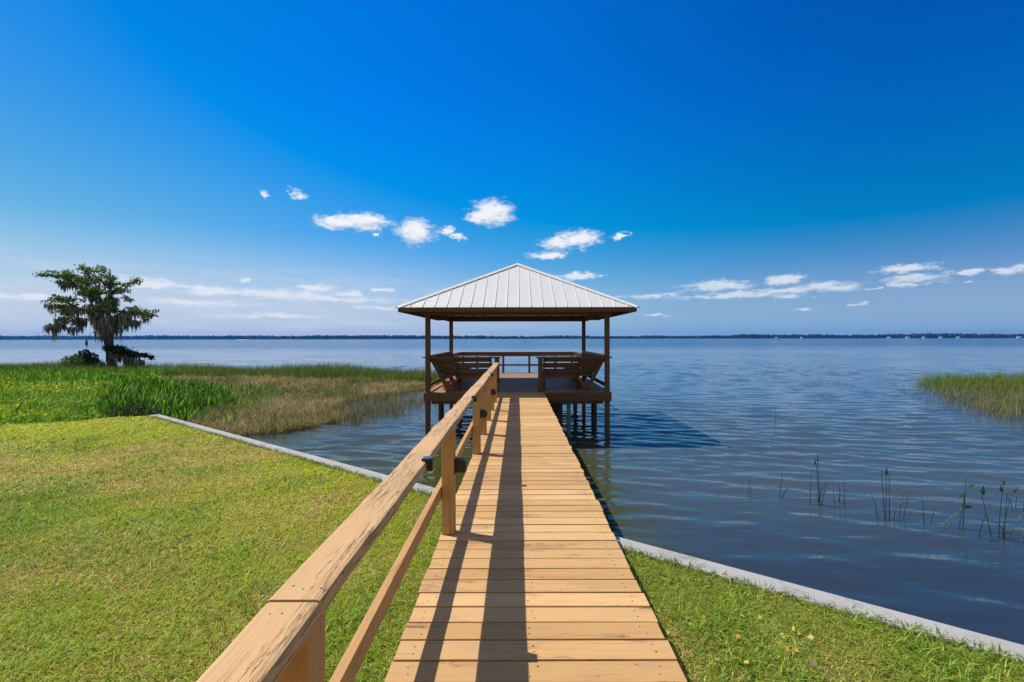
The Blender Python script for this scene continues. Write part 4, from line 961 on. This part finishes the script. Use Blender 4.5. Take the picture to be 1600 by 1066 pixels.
for xpx, sz, lb in ((1389, 9, 'tiny white house on the far shore, left of the group at the right'), (1418, 10, 'tiny wide white house on the far shore near the middle of the right group'), (1443, 7, 'small pale house on the far shore just right of the wide one'), (1470, 8, 'tiny pale house on the far shore under the taller trees'),
     (1497, 8, 'small white house on the far shore, last before the right end'), (1592, 12, 'larger white house on the far shore at the right edge of the photo'), (1213, 6, 'lone tiny white house on the far shore right of the gazebo'), (1252, 5, 'very small pale house on the far shore, second right of the gazebo')):
    house(xpx, sz, lb)
# motorboat with its wake, far out on the left
bt = empty('motorboat', ((366-808.5)/711*1250, 1250, WZ), 'tiny white motorboat speeding far out on the lake at the left', 'boat', rz=R(180))
s = MB(); s.poly([(-3, -1, .8), (2, -1, .9), (3.6, 0, 1.1), (2, 1, .9), (-3, 1, .8), (-2.8, -.6, -.1), (2, -.5, -.1), (3, 0, .0), (2, .5, -.1), (-2.8, .6, -.1)], [(0, 1, 2, 3, 4), (0, 5, 6, 1), (1, 6, 7, 2), (2, 7, 8, 3), (3, 8, 9, 4), (4, 9, 5, 0), (5, 9, 8, 7, 6)]); s.build('hull', M['white'], bt)
s = MB(); s.poly([(-.4, -.7, .9), (1.1, -.6, .95), (1.1, .6, .95), (-.4, .7, .9), (.1, -.6, 1.6), (.6, -.5, 1.55), (.6, .5, 1.55), (.1, .6, 1.6)], [(0, 1, 5, 4), (1, 2, 6, 5), (2, 3, 7, 6), (3, 0, 4, 7), (4, 5, 6, 7)]); s.build('windshield', M['panel'], bt)
s = MB(); s.box((-3.5, -.25, .2), (-3.02, .25, 1.2)); s.build('outboard_motor', M['black'], bt)
wk = MB(); pts = []
for k in range(16): u = k/15; pts += [((-3.4-u*46), -.4-u*1.2+random.uniform(-.2, .2), .02), ((-3.4-u*46), 0, .75*(1-u)**.7+random.uniform(0, .15)), ((-3.4-u*46), .4+u*1.2+random.uniform(-.2, .2), .02)]
pts = [(bt.location.x-p[0], bt.location.y+p[1], WZ+p[2]) for p in pts]
wk.poly(pts, [(i*3+j, (i+1)*3+j, (i+1)*3+j+1, i*3+j+1) for i in range(15) for j in range(2)])
tag(wk.build('wake', M['white']), 'white foam wake behind the far motorboat', 'wake', kind='stuff')
# bird
bd = MB(); bd.tube([(-.30, 0, 0), (-.1, 0, .02), (.12, 0, .02), (.28, 0, .03), (.36, 0, .02)], [.02, .07, .08, .05, .012], 8)
for sg in (-1, 1):
    bd.poly([(.12, sg*.03, .04), (-.10, sg*.03, .03), (.16, sg*.42, .20), (-.04, sg*.42, .18), (-.06, sg*.85, .12), (-.12, sg*.83, .10), (.12, sg*.03, .055), (-.10, sg*.03, .045), (.16, sg*.42, .212), (-.04, sg*.42, .192)],
            [(0, 1, 3, 2), (2, 3, 5, 4), (6, 8, 9, 7), (8, 4, 5, 9), (0, 2, 8, 6), (1, 7, 9, 3), (0, 6, 7, 1)])
bo = bd.build('bird', M['pile']); bo.location = ((308-808.5)/711*150, 150, 1.45+(528.5-424)/711*150); bo.rotation_euler = (.3, .1, .9)
tag(bo, 'distant dark bird gliding in the sky right of the cypress', 'bird')

# ---------------------------------------------------------------- air
hb = MB(); hb.box((-5200, -40, -3), (5600, 3900, 60))
hm, t = new_mat('haze_air'); 
pv = t.n('ShaderNodeVolumePrincipled', i_Color=(.08, .38, 1.0), i_Density=.00011, i_Anisotropy=.2)
ho = t.n('ShaderNodeOutputMaterial'); t.t.links.new(pv.outputs[0], ho.inputs['Volume'])
tag(hb.build('haze', hm), 'thin blue haze over the lake', kind='stuff')
